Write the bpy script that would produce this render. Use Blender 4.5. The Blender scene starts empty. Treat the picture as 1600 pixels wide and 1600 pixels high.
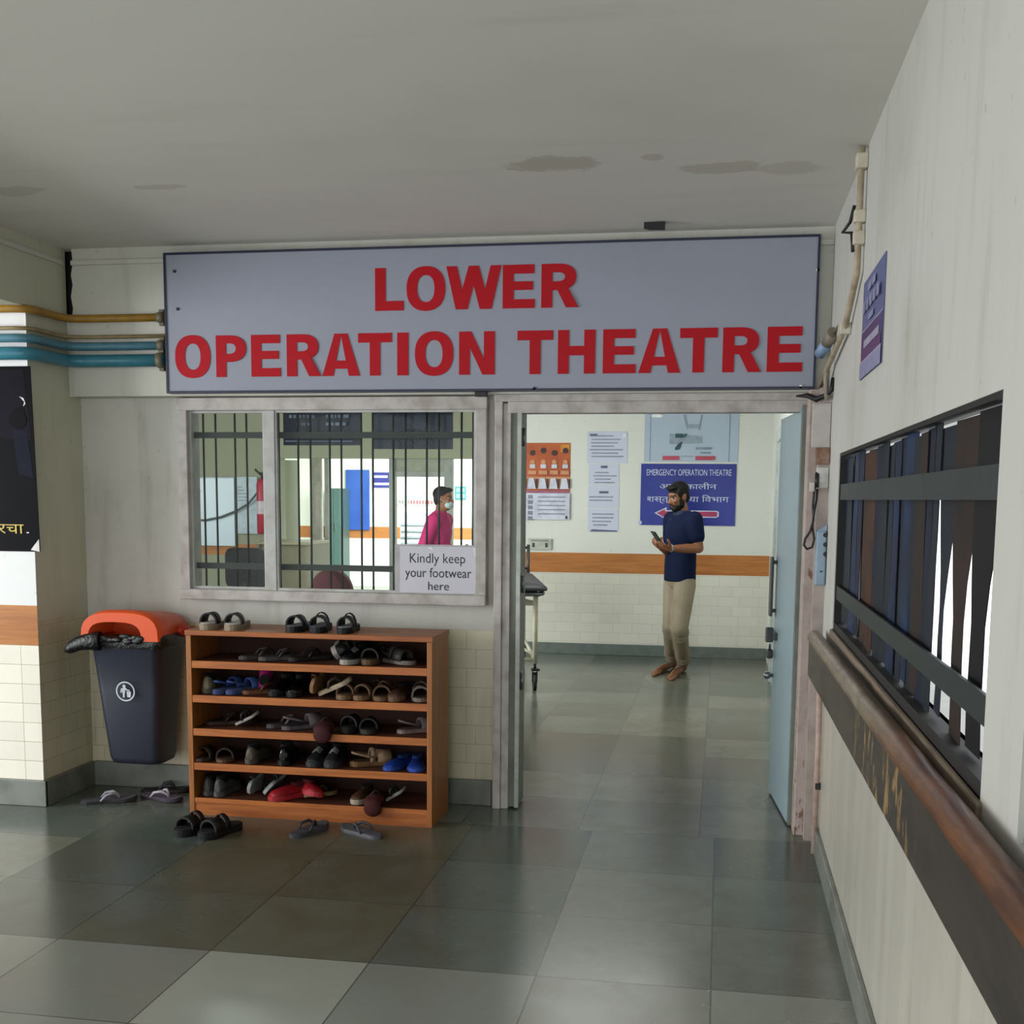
import bpy, bmesh, math, random
from mathutils import Vector, Matrix, Quaternion
random.seed(7)
PI = math.pi
scene = bpy.context.scene
COL = scene.collection

# ---------------------------------------------------------------- camera
H = 1.6
F, PPY = 1850.0, 1000.0          # focal length in pixels of a 1600 px frame, optical axis row (lens shift)
yaw, pit, rol = [math.radians(v) for v in (-9.909, -6.832, -0.499)]
cy, sy, cp, sp, cr, sr = math.cos(yaw), math.sin(yaw), math.cos(pit), math.sin(pit), math.cos(rol), math.sin(rol)
FWD = Vector((sy*cp, cy*cp, sp)); RGT = Vector((cy, -sy, 0)); DWN = FWD.cross(RGT)
R2 = cr*RGT + sr*DWN; D2 = -sr*RGT + cr*DWN
cam_d = bpy.data.cameras.new('camera'); cam = bpy.data.objects.new('camera', cam_d); COL.objects.link(cam)
mw = Matrix.Identity(4)
for i in range(3):
    mw[i][0], mw[i][1], mw[i][2] = R2[i], -D2[i], -FWD[i]
mw[2][3] = H
cam.matrix_world = mw
cam_d.sensor_width = 36.0; cam_d.lens = 36.0*F/1600.0; cam_d.shift_y = (PPY-800)/1600.0
cam_d.clip_start = 0.02
scene.camera = cam

# ---------------------------------------------------------------- world, big lights, exposure
scene.view_settings.view_transform = 'Standard'
scene.view_settings.look = 'None'
scene.view_settings.gamma = 1.0
scene.view_settings.exposure = 0.36
try: scene.view_settings.use_curve_mapping = False
except Exception: pass
w = bpy.data.worlds.new('daylight_sky'); scene.world = w; w.use_nodes = True
bg = w.node_tree.nodes['Background']; bg.inputs[0].default_value = (0.93, 0.97, 1.0, 1); bg.inputs[1].default_value = 1.5

def area(name, loc, target, sx, sy_, power, col=(1, 1, 1)):
    d = bpy.data.lights.new(name, 'AREA'); d.shape = 'RECTANGLE'; d.size = sx; d.size_y = sy_; d.energy = power; d.color = col
    o = bpy.data.objects.new(name, d); COL.objects.link(o); o.location = loc
    o.rotation_euler = (Vector(target)-Vector(loc)).to_track_quat('-Z', 'Y').to_euler()
    return o
area('daylight_corridor_end', (-1.3, -3.4, 1.3), (-1.3, 3, 1.75), 3.0, 2.2, 40, (0.97, 0.98, 1.0))
area('daylight_side_passage', (-7.6, 2.4, 1.5), (-2.5, 4.4, 1.9), 2.4, 2.2, 190, (0.98, 0.99, 1.0))
area('hall_tube_light', (-0.9, 9.6, 2.80), (-0.9, 9.6, 0), 1.2, 0.25, 18, (0.97, 1.0, 0.96))
area('hall_daylight', (-3.9, 8.9, 1.3), (-0.5, 11.6, 1.0), 1.6, 1.6, 66, (0.98, 1.0, 0.98))
area('ward_fill_light', (-3.0, 16.0, 2.75), (-4.2, 17.5, 0.5), 4.0, 3.0, 900, (0.98, 1.0, 0.98))  # unseen fill lamp added to make the ward bright
area('office_fill_light', (-7.6, 8.6, 1.8), (-4.6, 13.2, 1.3), 1.6, 1.6, 60, (0.97, 0.99, 1.0))  # unseen fill added to brighten the white screen and whiteboard
area('ward_ceiling_fill', (-4.0, 17.4, 2.82), (-4.0, 17.4, 0), 4.0, 3.0, 260, (0.98, 1.0, 0.98))  # unseen wide ceiling lamp added for more brightness in the ward
area('office_tube_light', (-4.4, 9.2, 2.78), (-4.4, 9.2, 0), 1.2, 0.2, 16, (0.95, 1.0, 0.95))

# ---------------------------------------------------------------- measuring helpers: a point of the photo on a real plane
def ray(x, y): return R2*((x-800)/F) + D2*((y-PPY)/F) + FWD
def A(x, y, Y): d = ray(x, y); return Vector((0, 0, H)) + d*(Y/d.y)
def AX(x, y, X): d = ray(x, y); return Vector((0, 0, H)) + d*(X/d.x)
def AZ(x, y, z=0.0): d = ray(x, y); return Vector((0, 0, H)) + d*((z-H)/d.z)

# ---------------------------------------------------------------- materials
def lin(h):
    h = h.lstrip('#'); c = [int(h[i:i+2], 16)/255 for i in (0, 2, 4)]
    return tuple((v/12.92 if v <= .04045 else ((v+.055)/1.055)**2.4) for v in c) + (1,)
class NT:
    def __init__(s, name):
        s.m = bpy.data.materials.new(name); s.m.use_nodes = True; s.t = s.m.node_tree; s.n = s.t.nodes; s.b = s.n['Principled BSDF']
    def new(s, t, **k):
        n = s.n.new(t)
        for a, v in k.items(): setattr(n, a, v)
        return n
    def put(s, sock, v):
        if hasattr(v, 'is_linked') or isinstance(v, bpy.types.NodeSocket): s.t.links.new(v, sock)
        else: sock.default_value = v
    def math(s, op, a, b=None, c=None, clamp=False):
        n = s.new('ShaderNodeMath', operation=op, use_clamp=clamp); s.put(n.inputs[0], a)
        if b is not None: s.put(n.inputs[1], b)
        if c is not None: s.put(n.inputs[2], c)
        return n.outputs[0]
    def mix(s, f, a, b, blend='MIX'):
        n = s.new('ShaderNodeMix', data_type='RGBA', blend_type=blend); s.put(n.inputs[0], f); s.put(n.inputs[6], a); s.put(n.inputs[7], b)
        return n.outputs[2]
    def pos(s):
        if not hasattr(s, '_p'):
            g = s.new('ShaderNodeNewGeometry'); sx = s.new('ShaderNodeSeparateXYZ'); s.put(sx.inputs[0], g.outputs['Position'])
            s._p = (g.outputs['Position'], sx.outputs[0], sx.outputs[1], sx.outputs[2])
        return s._p
    def vec(s, x, y, z):
        n = s.new('ShaderNodeCombineXYZ'); s.put(n.inputs[0], x); s.put(n.inputs[1], y); s.put(n.inputs[2], z); return n.outputs[0]
    def noise(s, vec, scale, detail=4, rough=.55, dist=0):
        n = s.new('ShaderNodeTexNoise'); s.put(n.inputs['Vector'], vec); n.inputs['Scale'].default_value = scale
        n.inputs['Detail'].default_value = detail; n.inputs['Roughness'].default_value = rough; n.inputs['Distortion'].default_value = dist
        return n.outputs['Fac']
    def ramp(s, f, a, b):   # smooth step a..b
        n = s.new('ShaderNodeMapRange'); n.interpolation_type = 'SMOOTHSTEP'; s.put(n.inputs[0], f); n.inputs[1].default_value = a; n.inputs[2].default_value = b
        return n.outputs[0]
    def bump(s, h, strength=.2, dist=.01):
        n = s.new('ShaderNodeBump'); n.inputs['Strength'].default_value = strength; n.inputs['Distance'].default_value = dist
        s.put(n.inputs['Height'], h); s.put(s.b.inputs['Normal'], n.outputs[0])
_cache = {}
def plain(hexc, rough=.6, metal=0.0, var=.12, scale=14, spec=.5, bump=0.0, hex2=None):
    k = (hexc, rough, metal, var, scale, spec, bump, hex2)
    if k in _cache: return _cache[k]
    s = NT('paint_'+hexc.lstrip('#')); c = lin(hexc)
    tc = s.new('ShaderNodeTexCoord').outputs['Object']
    nz = s.noise(tc, scale)
    c2 = lin(hex2) if hex2 else tuple(v*(1-var*2) for v in c[:3])+(1,)
    s.put(s.b.inputs['Base Color'], s.mix(s.ramp(nz, .35, .75), c, c2))
    s.b.inputs['Roughness'].default_value = rough; s.b.inputs['Metallic'].default_value = metal
    s.b.inputs['Specular IOR Level'].default_value = spec
    if bump: s.bump(nz, bump)
    _cache[k] = s.m; return s.m
def glow(hexc, st):
    s = NT('lamp_glow'); s.b.inputs['Emission Color'].default_value = lin(hexc); s.b.inputs['Emission Strength'].default_value = st; s.b.inputs['Base Color'].default_value = lin(hexc); return s.m
def wood(name, c1, c2, axis='x', rough=.45, sc=5.0):
    s = NT(name); p, x, y, z = s.pos()
    v = {'x': s.vec(s.math('MULTIPLY', x, .6), s.math('MULTIPLY', y, 8), s.math('MULTIPLY', z, 8)),
         'y': s.vec(s.math('MULTIPLY', x, 8), s.math('MULTIPLY', y, .6), s.math('MULTIPLY', z, 8)),
         'z': s.vec(s.math('MULTIPLY', x, 8), s.math('MULTIPLY', y, 8), s.math('MULTIPLY', z, .6))}[axis]
    g = s.noise(v, sc, 6, .6, .6)
    s.put(s.b.inputs['Base Color'], s.mix(s.ramp(g, .3, .72), lin(c1), lin(c2)))
    s.b.inputs['Roughness'].default_value = rough; s.bump(g, .08); return s.m
def wall_mat(name, axis, paint='#d6d6c6', ztile=None, tile='#d9d4bd', band=None, grout='#a89f86', dirt=.25, dirtc='#8d8a74', toff=0.0, zoff=0.0, bw=.15, rh=.10, offs=.33, topdirt=0.0):
    s = NT(name); p, x, y, z = s.pos()
    u = x if axis == 'x' else y
    n1 = s.noise(p, 1.3, 5, .6); n2 = s.noise(s.vec(s.math('MULTIPLY', u, 5.0), 0.0, s.math('MULTIPLY', z, .7)), 1.6, 4, .6)
    n3 = s.noise(p, 22, 3, .6)
    d = s.math('MULTIPLY', s.math('ADD', s.ramp(n1, .45, .8), s.ramp(n2, .5, .8)), dirt)
    c = s.mix(d, lin(paint), lin(dirtc))
    c = s.mix(s.math('MULTIPLY', s.ramp(n3, .66, .74), .22), c, lin('#74705f'))
    rough = .62
    if ztile is not None:
        br = s.new('ShaderNodeTexBrick'); br.offset = offs; br.offset_frequency = 2
        s.put(br.inputs['Vector'], s.vec(s.math('ADD', u, toff), s.math('ADD', z, zoff), 0.0))
        br.inputs['Scale'].default_value = 1; br.inputs['Brick Width'].default_value = bw; br.inputs['Row Height'].default_value = rh
        br.inputs['Mortar Size'].default_value = .0016; br.inputs['Mortar Smooth'].default_value = .3
        t = lin(tile); br.inputs['Color1'].default_value = t; br.inputs['Color2'].default_value = tuple(v*.93 for v in t[:3])+(1,)
        br.inputs['Mortar'].default_value = lin(grout)
        tc = s.mix(s.math('MULTIPLY', d, .8), br.outputs['Color'], lin('#8c8365'))
        m = s.math('LESS_THAN', z, ztile); c = s.mix(m, c, tc)
        s.put(s.b.inputs['Roughness'], s.math('SUBTRACT', .62, s.math('MULTIPLY', m, .38)))
    else: s.b.inputs['Roughness'].default_value = rough
    if band:
        m = s.math('MULTIPLY', s.math('GREATER_THAN', z, band[0]), s.math('LESS_THAN', z, band[1]))
        g = s.noise(s.vec(s.math('MULTIPLY', u, .7), 0.0, s.math('MULTIPLY', z, 12)), 3.5, 5, .6, .5)
        c = s.mix(m, c, s.mix(s.ramp(g, .3, .75), lin('#b9783a'), lin('#9c5f2a')))
    s.put(s.b.inputs['Base Color'], c); s.bump(n1, .12, .01)
    return s.m

# floor: worn grey-green stone slabs
def floor_mat():
    s = NT('stone_slabs'); p, x, y, z = s.pos()
    inn = s.math('GREATER_THAN', y, 5.58)
    xs = s.math('ADD', s.math('SUBTRACT', x, .012), s.math('MULTIPLY', inn, .07))
    col = s.math('FLOOR', s.math('DIVIDE', xs, .583))
    fx = s.math('FRACT', s.math('DIVIDE', xs, .583))
    ysh = s.math('SUBTRACT', y, 3.79)
    fy = s.math('FRACT', s.math('DIVIDE', ysh, .597)); row = s.math('FLOOR', s.math('DIVIDE', ysh, .597))
    wn = s.new('ShaderNodeTexWhiteNoise', noise_dimensions='3D'); s.put(wn.inputs['Vector'], s.vec(col, row, 3.0)); r = wn.outputs['Value']
    wn2 = s.new('ShaderNodeTexWhiteNoise', noise_dimensions='3D'); s.put(wn2.inputs['Vector'], s.vec(col, row, 11.0)); r2 = wn2.outputs['Value']
    ex = s.math('MINIMUM', fx, s.math('SUBTRACT', 1.0, fx)); ey = s.math('MINIMUM', fy, s.math('SUBTRACT', 1.0, fy))
    joint = s.math('LESS_THAN', s.math('MINIMUM', ex, ey), .005)
    n1 = s.noise(s.vec(s.math('ADD', x, s.math('MULTIPLY', r, 9)), y, r2), 3.2, 6, .62, .4); n2 = s.noise(p, 1.1, 3, .5); n3 = s.noise(p, 30, 4, .6)
    c = s.mix(r, lin('#434c47'), lin('#84867a')); c = s.mix(s.math('MULTIPLY', r2, .5), c, lin('#4c5f5d'))
    c = s.mix(s.math('MULTIPLY', s.ramp(n1, .35, .75), .45), c, lin('#4a4838'))
    c = s.mix(s.math('MULTIPLY', s.ramp(n3, .55, .75), .2), c, lin('#8b8b7c'))
    # olive-brown worn slabs before the shoe rack, a dark slab row left of them
    def between(v, a, b_): return s.math('MULTIPLY', s.math('GREATER_THAN', v, a-.5), s.math('LESS_THAN', v, b_+.5))
    worn = s.math('MULTIPLY', s.math('MULTIPLY', between(col, -4, -3), between(row, 0, 2)), s.math('SUBTRACT', s.math('ADD', .35, s.math('MULTIPLY', n1, .75)), s.math('MULTIPLY', r2, .15)))
    dark = s.math('MULTIPLY', between(col, -5, -5), between(row, 0, 1))
    c = s.mix(s.math('MULTIPLY', dark, .6), c, lin('#3c403b'))
    c = s.mix(s.math('MULTIPLY', worn, .8), c, lin('#4a4226'))
    pale = s.math('MULTIPLY', s.math('LESS_THAN', y, 3.79), s.math('ADD', s.math('MULTIPLY', between(col, -3, -3), .26), s.math('ADD', .22, s.math('MULTIPLY', r2, .25))))  # floor highlight near the camera painted as a lighter slab colour
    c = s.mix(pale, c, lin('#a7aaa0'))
    c = s.mix(s.math('MULTIPLY', joint, .75), c, lin('#2b2b25'))
    s.put(s.b.inputs['Base Color'], c)
    ro = s.math('ADD', s.math('ADD', .12, s.math('MULTIPLY', n1, .12)), s.math('MULTIPLY', worn, .16))
    s.put(s.b.inputs['Roughness'], s.math('ADD', s.math('ADD', ro, s.math('MULTIPLY', r, .05)), s.math('MULTIPLY', s.math('LESS_THAN', y, 3.79), .04)))
    s.b.inputs['Specular IOR Level'].default_value = .5
    s.bump(s.math('SUBTRACT', s.math('MULTIPLY', n2, .3), s.math('MULTIPLY', joint, .3)), .12, .004)
    return s.m
def ceiling_mat():
    s = NT('ceiling_limewash'); p, x, y, z = s.pos()
    n1 = s.noise(p, 1.2, 5, .6); n2 = s.noise(s.vec(s.math('MULTIPLY', x, .35), s.math('MULTIPLY', y, 2.4), 0.0), 2.0, 4, .6); n3 = s.noise(p, 7, 5, .65)
    c = s.mix(s.math('MULTIPLY', s.ramp(n1, .4, .75), .25), lin('#dcdad3'), lin('#c6c3b8'))
    c = s.mix(s.math('MULTIPLY', s.ramp(n2, .55, .8), .2), c, lin('#a8a698'))
    def blot(cx, cy_, rx, ry, a):
        dx = s.math('DIVIDE', s.math('SUBTRACT', x, cx), rx); dy = s.math('DIVIDE', s.math('SUBTRACT', y, cy_), ry)
        d = s.math('SQRT', s.math('ADD', s.math('MULTIPLY', dx, dx), s.math('MULTIPLY', dy, dy)))
        return s.math('MULTIPLY', s.math('SUBTRACT', 1.0, s.ramp(s.math('ADD', d, s.math('MULTIPLY', s.math('SUBTRACT', n3, .5), 1.6)), .7, 1.0)), a)
    for px_, py_, rx, ry, a in ((868, 256, .21, .12, .5), (1130, 262, .17, .09, .42), (1235, 262, .17, .10, .3), (1020, 246, .05, .05, .42), (20, 298, .16, .09, .35), (250, 292, .14, .04, .35)):
        q = AZ(px_, py_, 2.86); c = s.mix(blot(q.x, q.y, rx, ry, a), c, lin('#a59d86'))
    s.put(s.b.inputs['Base Color'], c); s.b.inputs['Roughness'].default_value = .8; s.bump(n1, .15, .01); return s.m

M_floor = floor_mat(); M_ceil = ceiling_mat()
M_wall = wall_mat('old_plaster_and_tiles', 'x', paint='#cfcec6', ztile=.92, tile='#d8d2b8', zoff=-.02, toff=.03, dirt=.42)
M_wallup = wall_mat('old_plaster_lintel', 'x', paint='#cccbc0', dirt=.3)
M_pillar = wall_mat('pillar_plaster', 'x', paint='#e4e5e5', ztile=1.038, tile='#efebdd', band=(.834, 1.038), zoff=-.034, toff=.05, offs=0.0, dirt=.14)
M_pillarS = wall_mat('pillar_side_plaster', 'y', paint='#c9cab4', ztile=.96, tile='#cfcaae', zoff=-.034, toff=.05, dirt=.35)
M_right = wall_mat('side_wall_plaster', 'y', paint='#c6c6bf', ztile=.83, tile='#c9c5b8', grout='#c2bca8', bw=.10, rh=1.6, offs=0.0, dirt=.36)
M_far = wall_mat('hall_plaster', 'x', paint='#d6dad2', ztile=.846, tile='#d6d7ca', band=(.843, 1.048), grout='#b5b49c', dirt=.05, zoff=-.03, bw=.2)
M_inner = wall_mat('office_plaster', 'x', paint='#b9bca6', dirt=.08)
M_white = plain('#e4e6dd', .6, var=.03)
M_ward = wall_mat('ward_plaster', 'x', paint='#e6e9e0', band=(.86, 1.07), dirt=.04)
M_skirt = plain('#7b8079', .4, hex2='#5f6158', scale=6, var=.2)
M_frame = plain('#bfbab5', .5, hex2='#9c948c', scale=9)
M_frameP = plain('#b0a39b', .55, hex2='#938780', scale=7)
M_black = plain('#0d0d0e', .5); M_dark = plain('#1c1d20', .5)
M_steel = plain('#8d9294', .3, metal=.9)
M_cream = plain('#cfcbb4', .4)

# ---------------------------------------------------------------- mesh helpers
def bm_new(): return bmesh.new()
def box(bm, a, b, bev=0.0, mi=0):
    x0, x1 = sorted((a[0], b[0])); y0, y1 = sorted((a[1], b[1])); z0, z1 = sorted((a[2], b[2]))
    vs = [bm.verts.new((x, y, z)) for x in (x0, x1) for y in (y0, y1) for z in (z0, z1)]
    q = [(0, 1, 3, 2), (4, 6, 7, 5), (0, 4, 5, 1), (2, 3, 7, 6), (0, 2, 6, 4), (1, 5, 7, 3)]
    fs = [bm.faces.new([vs[i] for i in f]) for f in q]
    for f in fs: f.material_index = mi
    if bev > 0:
        es = list({e for f in fs for e in f.edges})
        r = bmesh.ops.bevel(bm, geom=es, offset=bev, segments=2, affect='EDGES', profile=.5)
        for f in r['faces']: f.material_index = mi
    return bm
def tube(bm, pts, r, seg=10, mi=0, cap=True, closed=False):
    pts = [Vector(p) for p in pts]; n = len(pts); rings = []; rr = r if isinstance(r, (list, tuple)) else [r]*n
    up = Vector((0, 0, 1)); prev = None
    for i, p in enumerate(pts):
        if closed: t = (pts[(i+1) % n]-pts[i-1]).normalized()
        else: t = (pts[min(i+1, n-1)]-pts[max(i-1, 0)]).normalized()
        if prev is None:
            a = up if abs(t.z) < .9 else Vector((1, 0, 0)); u = t.cross(a).normalized()
        else: u = (prev - t*prev.dot(t)).normalized()
        prev = u; v = t.cross(u)
        rings.append([bm.verts.new(p + (u*math.cos(k*2*PI/seg)+v*math.sin(k*2*PI/seg))*rr[i]) for k in range(seg)])
    m = n if closed else n-1
    for i in range(m):
        a, b = rings[i], rings[(i+1) % n]
        for k in range(seg):
            f = bm.faces.new((a[k], a[(k+1) % seg], b[(k+1) % seg], b[k])); f.smooth = True; f.material_index = mi
    if cap and not closed:
        for rg in (rings[0][::-1], rings[-1]):
            f = bm.faces.new(rg); f.material_index = mi
    return bm
def arc_pts(fn, n): return [fn(i/(n-1)) for i in range(n)]
def prism(bm, poly, n0, n1, plane='xz', mi=0):
    """polygon (u,v) extruded along the third axis from n0 to n1"""
    def mk(u, v, n): return {'xz': (u, n, v), 'xy': (u, v, n), 'yz': (n, u, v)}[plane]
    a = [bm.verts.new(mk(u, v, n0)) for u, v in poly]; b = [bm.verts.new(mk(u, v, n1)) for u, v in poly]
    fs = [bm.faces.new(a), bm.faces.new(b[::-1])]
    k = len(poly)
    for i in range(k): fs.append(bm.faces.new((a[i], b[i], b[(i+1) % k], a[(i+1) % k])))
    for f in fs: f.material_index = mi
    return bm
def ring_prism(bm, outer, inner, n0, n1, plane='xz', mi=0):
    def mk(u, v, n): return {'xz': (u, n, v), 'xy': (u, v, n), 'yz': (n, u, v)}[plane]
    L = [[bm.verts.new(mk(u, v, n)) for u, v in ps] for ps in (outer, inner) for n in (n0, n1)]
    k = len(outer)
    for i in range(k):
        j = (i+1) % k
        for q in ((L[0][i], L[0][j], L[2][j], L[2][i]), (L[1][i], L[3][i], L[3][j], L[1][j]), (L[0][i], L[1][i], L[1][j], L[0][j]), (L[2][i], L[2][j], L[3][j], L[3][i])):
            f = bm.faces.new(q); f.material_index = mi
    return bm
def loft(bm, rings, cap=True, mi=0, smooth=True, closed=True):
    R_ = [[bm.verts.new(p) for p in r] for r in rings]; k = len(R_[0])
    for a, b in zip(R_, R_[1:]):
        for i in range(k if closed else k-1):
            f = bm.faces.new((a[i], a[(i+1) % k], b[(i+1) % k], b[i])); f.smooth = smooth; f.material_index = mi
    if cap:
        for r in (R_[0][::-1], R_[-1]):
            f = bm.faces.new(r); f.material_index = mi
    return bm
def ball(bm, c, r, seg=12, mi=0, rot=None):
    rr = r if isinstance(r, (tuple, list)) else (r, r, r)
    res = bmesh.ops.create_icosphere(bm, subdivisions=2 if seg < 16 else 3, radius=1)
    mt = Matrix.Translation(c) @ (rot.to_4x4() if rot is not None else Matrix.Identity(4)) @ Matrix.Diagonal((*rr, 1))
    bmesh.ops.transform(bm, matrix=mt, verts=res['verts'])
    for v in res['verts']:
        for f in v.link_faces: f.smooth = True; f.material_index = mi
    return bm
def cyl(bm, a, b, r, seg=16, mi=0): return tube(bm, [a, b], r, seg, mi)
def wpos(o):
    v = Vector((0, 0, 0))
    while o is not None: v += o.location; o = o.parent
    return v
def obj(name, bm, mats, parent=None, local=False):
    """links bm as ONE mesh object; coordinates are world ones unless local"""
    if parent is not None and not local:
        bmesh.ops.translate(bm, vec=-wpos(parent), verts=bm.verts)
    bmesh.ops.recalc_face_normals(bm, faces=bm.faces)
    me = bpy.data.meshes.new(name); bm.to_mesh(me); bm.free()
    for m in (mats if isinstance(mats, (list, tuple)) else [mats]): me.materials.append(m)
    o = bpy.data.objects.new(name, me); COL.objects.link(o)
    if parent is not None: o.parent = parent
    return o
def tag(o, label, cat, group=None):
    o['label'] = label; o['category'] = cat
    if group: o['group'] = group
    return o
def thing(name, label, cat, loc=(0, 0, 0), rotz=0.0, group=None):
    o = bpy.data.objects.new(name, None); COL.objects.link(o); o.location = loc; o.rotation_euler = (0, 0, rotz); o.empty_display_size = .1
    return tag(o, label, cat, group)
def struct(name, bm, m, parent=None):
    o = obj(name, bm, m, parent)
    if parent is None: o['kind'] = 'structure'
    return o
def text_bm(bm, s, place, w_, h_, mi=0, align='CENTER', fill=None):
    """flat lettering fitted into w_ x h_; place(u,v) gives the 3-D point (u right, v up, from the text's lower-left corner)"""
    cu = bpy.data.curves.new('lettering', 'FONT'); cu.body = s; cu.align_x = 'LEFT'; cu.resolution_u = 3
    if fill: cu.offset = fill
    t = bpy.data.objects.new('lettering', cu); COL.objects.link(t)
    dg = bpy.context.evaluated_depsgraph_get(); dg.update()
    me = bpy.data.meshes.new_from_object(t.evaluated_get(dg)); COL.objects.unlink(t); bpy.data.objects.remove(t); bpy.data.curves.remove(cu)
    if not me.vertices: return
    xs = [v.co.x for v in me.vertices]; ys = [v.co.y for v in me.vertices]; x0, x1, y0, y1 = min(xs), max(xs), min(ys), max(ys)
    sx = w_/max(x1-x0, 1e-6); sz = h_/max(y1-y0, 1e-6)
    vs = [bm.verts.new(place((v.co.x-x0)*sx, (v.co.y-y0)*sz)) for v in me.vertices]
    for p in me.polygons:
        try: f = bm.faces.new([vs[i] for i in p.vertices]); f.material_index = mi
        except ValueError: pass
    bpy.data.meshes.remove(me)
def sheet(name, label, cat, p0, ux, uy, nrm, thick, items, mats, group=None, bev=0):
    """a flat printed sheet or board: p0 = upper-left corner, ux/uy = full edge vectors (right / down), nrm points to the viewer.
    items: ('r',u0,v0,u1,v1,mi) ('t',text,u0,v0,u1,v1,mi) ('p',[(u,v)..],mi) ('c',u,v,r,mi)"""
    bm = bm_new(); p0 = Vector(p0); ux = Vector(ux); uy = Vector(uy); nrm = Vector(nrm).normalized()
    def P(u, v, d): return p0 + ux*u + uy*v + nrm*d
    c = [(0, 0), (1, 0), (1, 1), (0, 1)]
    a = [bm.verts.new(P(u, v, 0)) for u, v in c]; b = [bm.verts.new(P(u, v, thick)) for u, v in c]
    bm.faces.new(a); bm.faces.new(b[::-1])
    for i in range(4): bm.faces.new((a[i], b[i], b[(i+1) % 4], a[(i+1) % 4]))
    lay = thick
    for it in items:
        lay += .0006
        if it[0] == 'r':
            _, u0, v0, u1, v1, mi = it; f = bm.faces.new([bm.verts.new(P(u, v, lay)) for u, v in ((u0, v0), (u0, v1), (u1, v1), (u1, v0))]); f.material_index = mi
        elif it[0] == 'p':
            f = bm.faces.new([bm.verts.new(P(u, v, lay)) for u, v in it[1]]); f.material_index = it[2]
        elif it[0] == 'c':
            _, u, v, r, mi = it; k = ux.length/uy.length
            f = bm.faces.new([bm.verts.new(P(u+r*math.cos(i*PI/10), v+r*k*math.sin(i*PI/10), lay)) for i in range(20)]); f.material_index = mi
        elif it[0] == 't':
            _, s_, u0, v0, u1, v1, mi = it
            text_bm(bm, s_, lambda a_, b_: P(u0+a_, v1-b_, lay), u1-u0, v1-v0, mi)
    o = obj(name, bm, mats)
    return tag(o, label, cat, group)

def fuse(name, bm, mats, parent, voxel, smooth=3, paint=None):
    """merge overlapping closed shapes into one continuous skin"""
    bmesh.ops.translate(bm, vec=-wpos(parent), verts=bm.verts); bmesh.ops.recalc_face_normals(bm, faces=bm.faces)
    me = bpy.data.meshes.new('raw'); bm.to_mesh(me); bm.free(); o = bpy.data.objects.new('raw', me); COL.objects.link(o)
    r = o.modifiers.new('r', 'REMESH'); r.mode = 'VOXEL'; r.voxel_size = voxel; r.use_smooth_shade = True
    sm = o.modifiers.new('s', 'SMOOTH'); sm.factor = .5; sm.iterations = smooth
    dg = bpy.context.evaluated_depsgraph_get(); dg.update()
    m2 = bpy.data.meshes.new_from_object(o.evaluated_get(dg)); COL.objects.unlink(o); bpy.data.objects.remove(o); bpy.data.meshes.remove(me)
    m2.name = name; m2.materials.clear()
    for m in mats: m2.materials.append(m)
    off = wpos(parent)
    for p in m2.polygons:
        p.use_smooth = True; p.material_index = 0
        if paint: p.material_index = paint(p.center+off)
    q = bpy.data.objects.new(name, m2); COL.objects.link(q); q.parent = parent; return q

# ================================================================ THE SETTING
XR, YW, YU, ZC, XL, YP = .48, 5.96, 5.83, 2.86, -3.40, 5.47
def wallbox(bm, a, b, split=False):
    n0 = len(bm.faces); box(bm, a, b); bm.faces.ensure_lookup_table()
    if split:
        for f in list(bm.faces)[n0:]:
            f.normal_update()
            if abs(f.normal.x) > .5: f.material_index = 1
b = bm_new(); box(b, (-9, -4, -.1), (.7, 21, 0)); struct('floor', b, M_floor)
b = bm_new(); box(b, (-9, -4, ZC), (.7, 21, ZC+.12)); struct('ceiling', b, M_ceil)
# front wall: lower part with window and door openings, thicker lintel above
WX0, WX1, WZ0, WZ1 = -2.81, -1.18, 1.075, 2.09
DX0, DX1, DZ1 = -1.10, .40, 2.065
b = bm_new()
box(b, (XL, YW, 0), (WX0, YW+.16, 2.11)); box(b, (WX0, YW, 0), (WX1, YW+.16, WZ0)); box(b, (WX1, YW, 0), (DX0, YW+.16, 2.11))
struct('wall_front', b, M_wall)
b = bm_new(); box(b, (DX1+.03, 5.62, 0), (XR, 6.12, 2.11)); struct('wall_front_pier', b, M_frameP)
b = bm_new()
edge = [(-3.362, 2.11), (-3.362, 2.50), (-3.352, 2.56), (-3.362, 2.62), (-3.35, 2.68), (-3.358, 2.73), (-3.345, 2.79), (-3.352, ZC)]
prism(b, edge + [(XR, ZC), (XR, 2.11)], YU, YU+.29, 'xz')
box(b, (-3.5, YU+.02, 2.11), (-3.355, YU+.29, 2.515))
struct('wall_front_lintel', b, M_wallup)
b = bm_new(); box(b, (-3.48, YU+.06, 2.5), (-3.33, YU+.07, ZC)); struct('crack_shade', b, M_black)     # black strip paints the darkness inside the corner crack
b = bm_new(); box(b, (-3.35, YU-.018, 2.775), (XR, YU, 2.80), .004); struct('trim_2', b, M_wallup)
b = bm_new(); box(b, (XL, 3.0, 2.775), (XL+.016, YU-.02, 2.80), .004); struct('trim_3', b, M_wallup)
# left: pillar-like wall end and the beam over the side passage
b = bm_new(); wallbox(b, (-9, YP, 0), (XL, 6.12, 2.517), True); struct('wall_left', b, [M_pillar, M_pillarS])
b = bm_new(); box(b, (XL-.28, -4, 2.517), (XL, YU+.02, ZC), .0); struct('wall_left_beam', b, M_pillarS)
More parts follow.
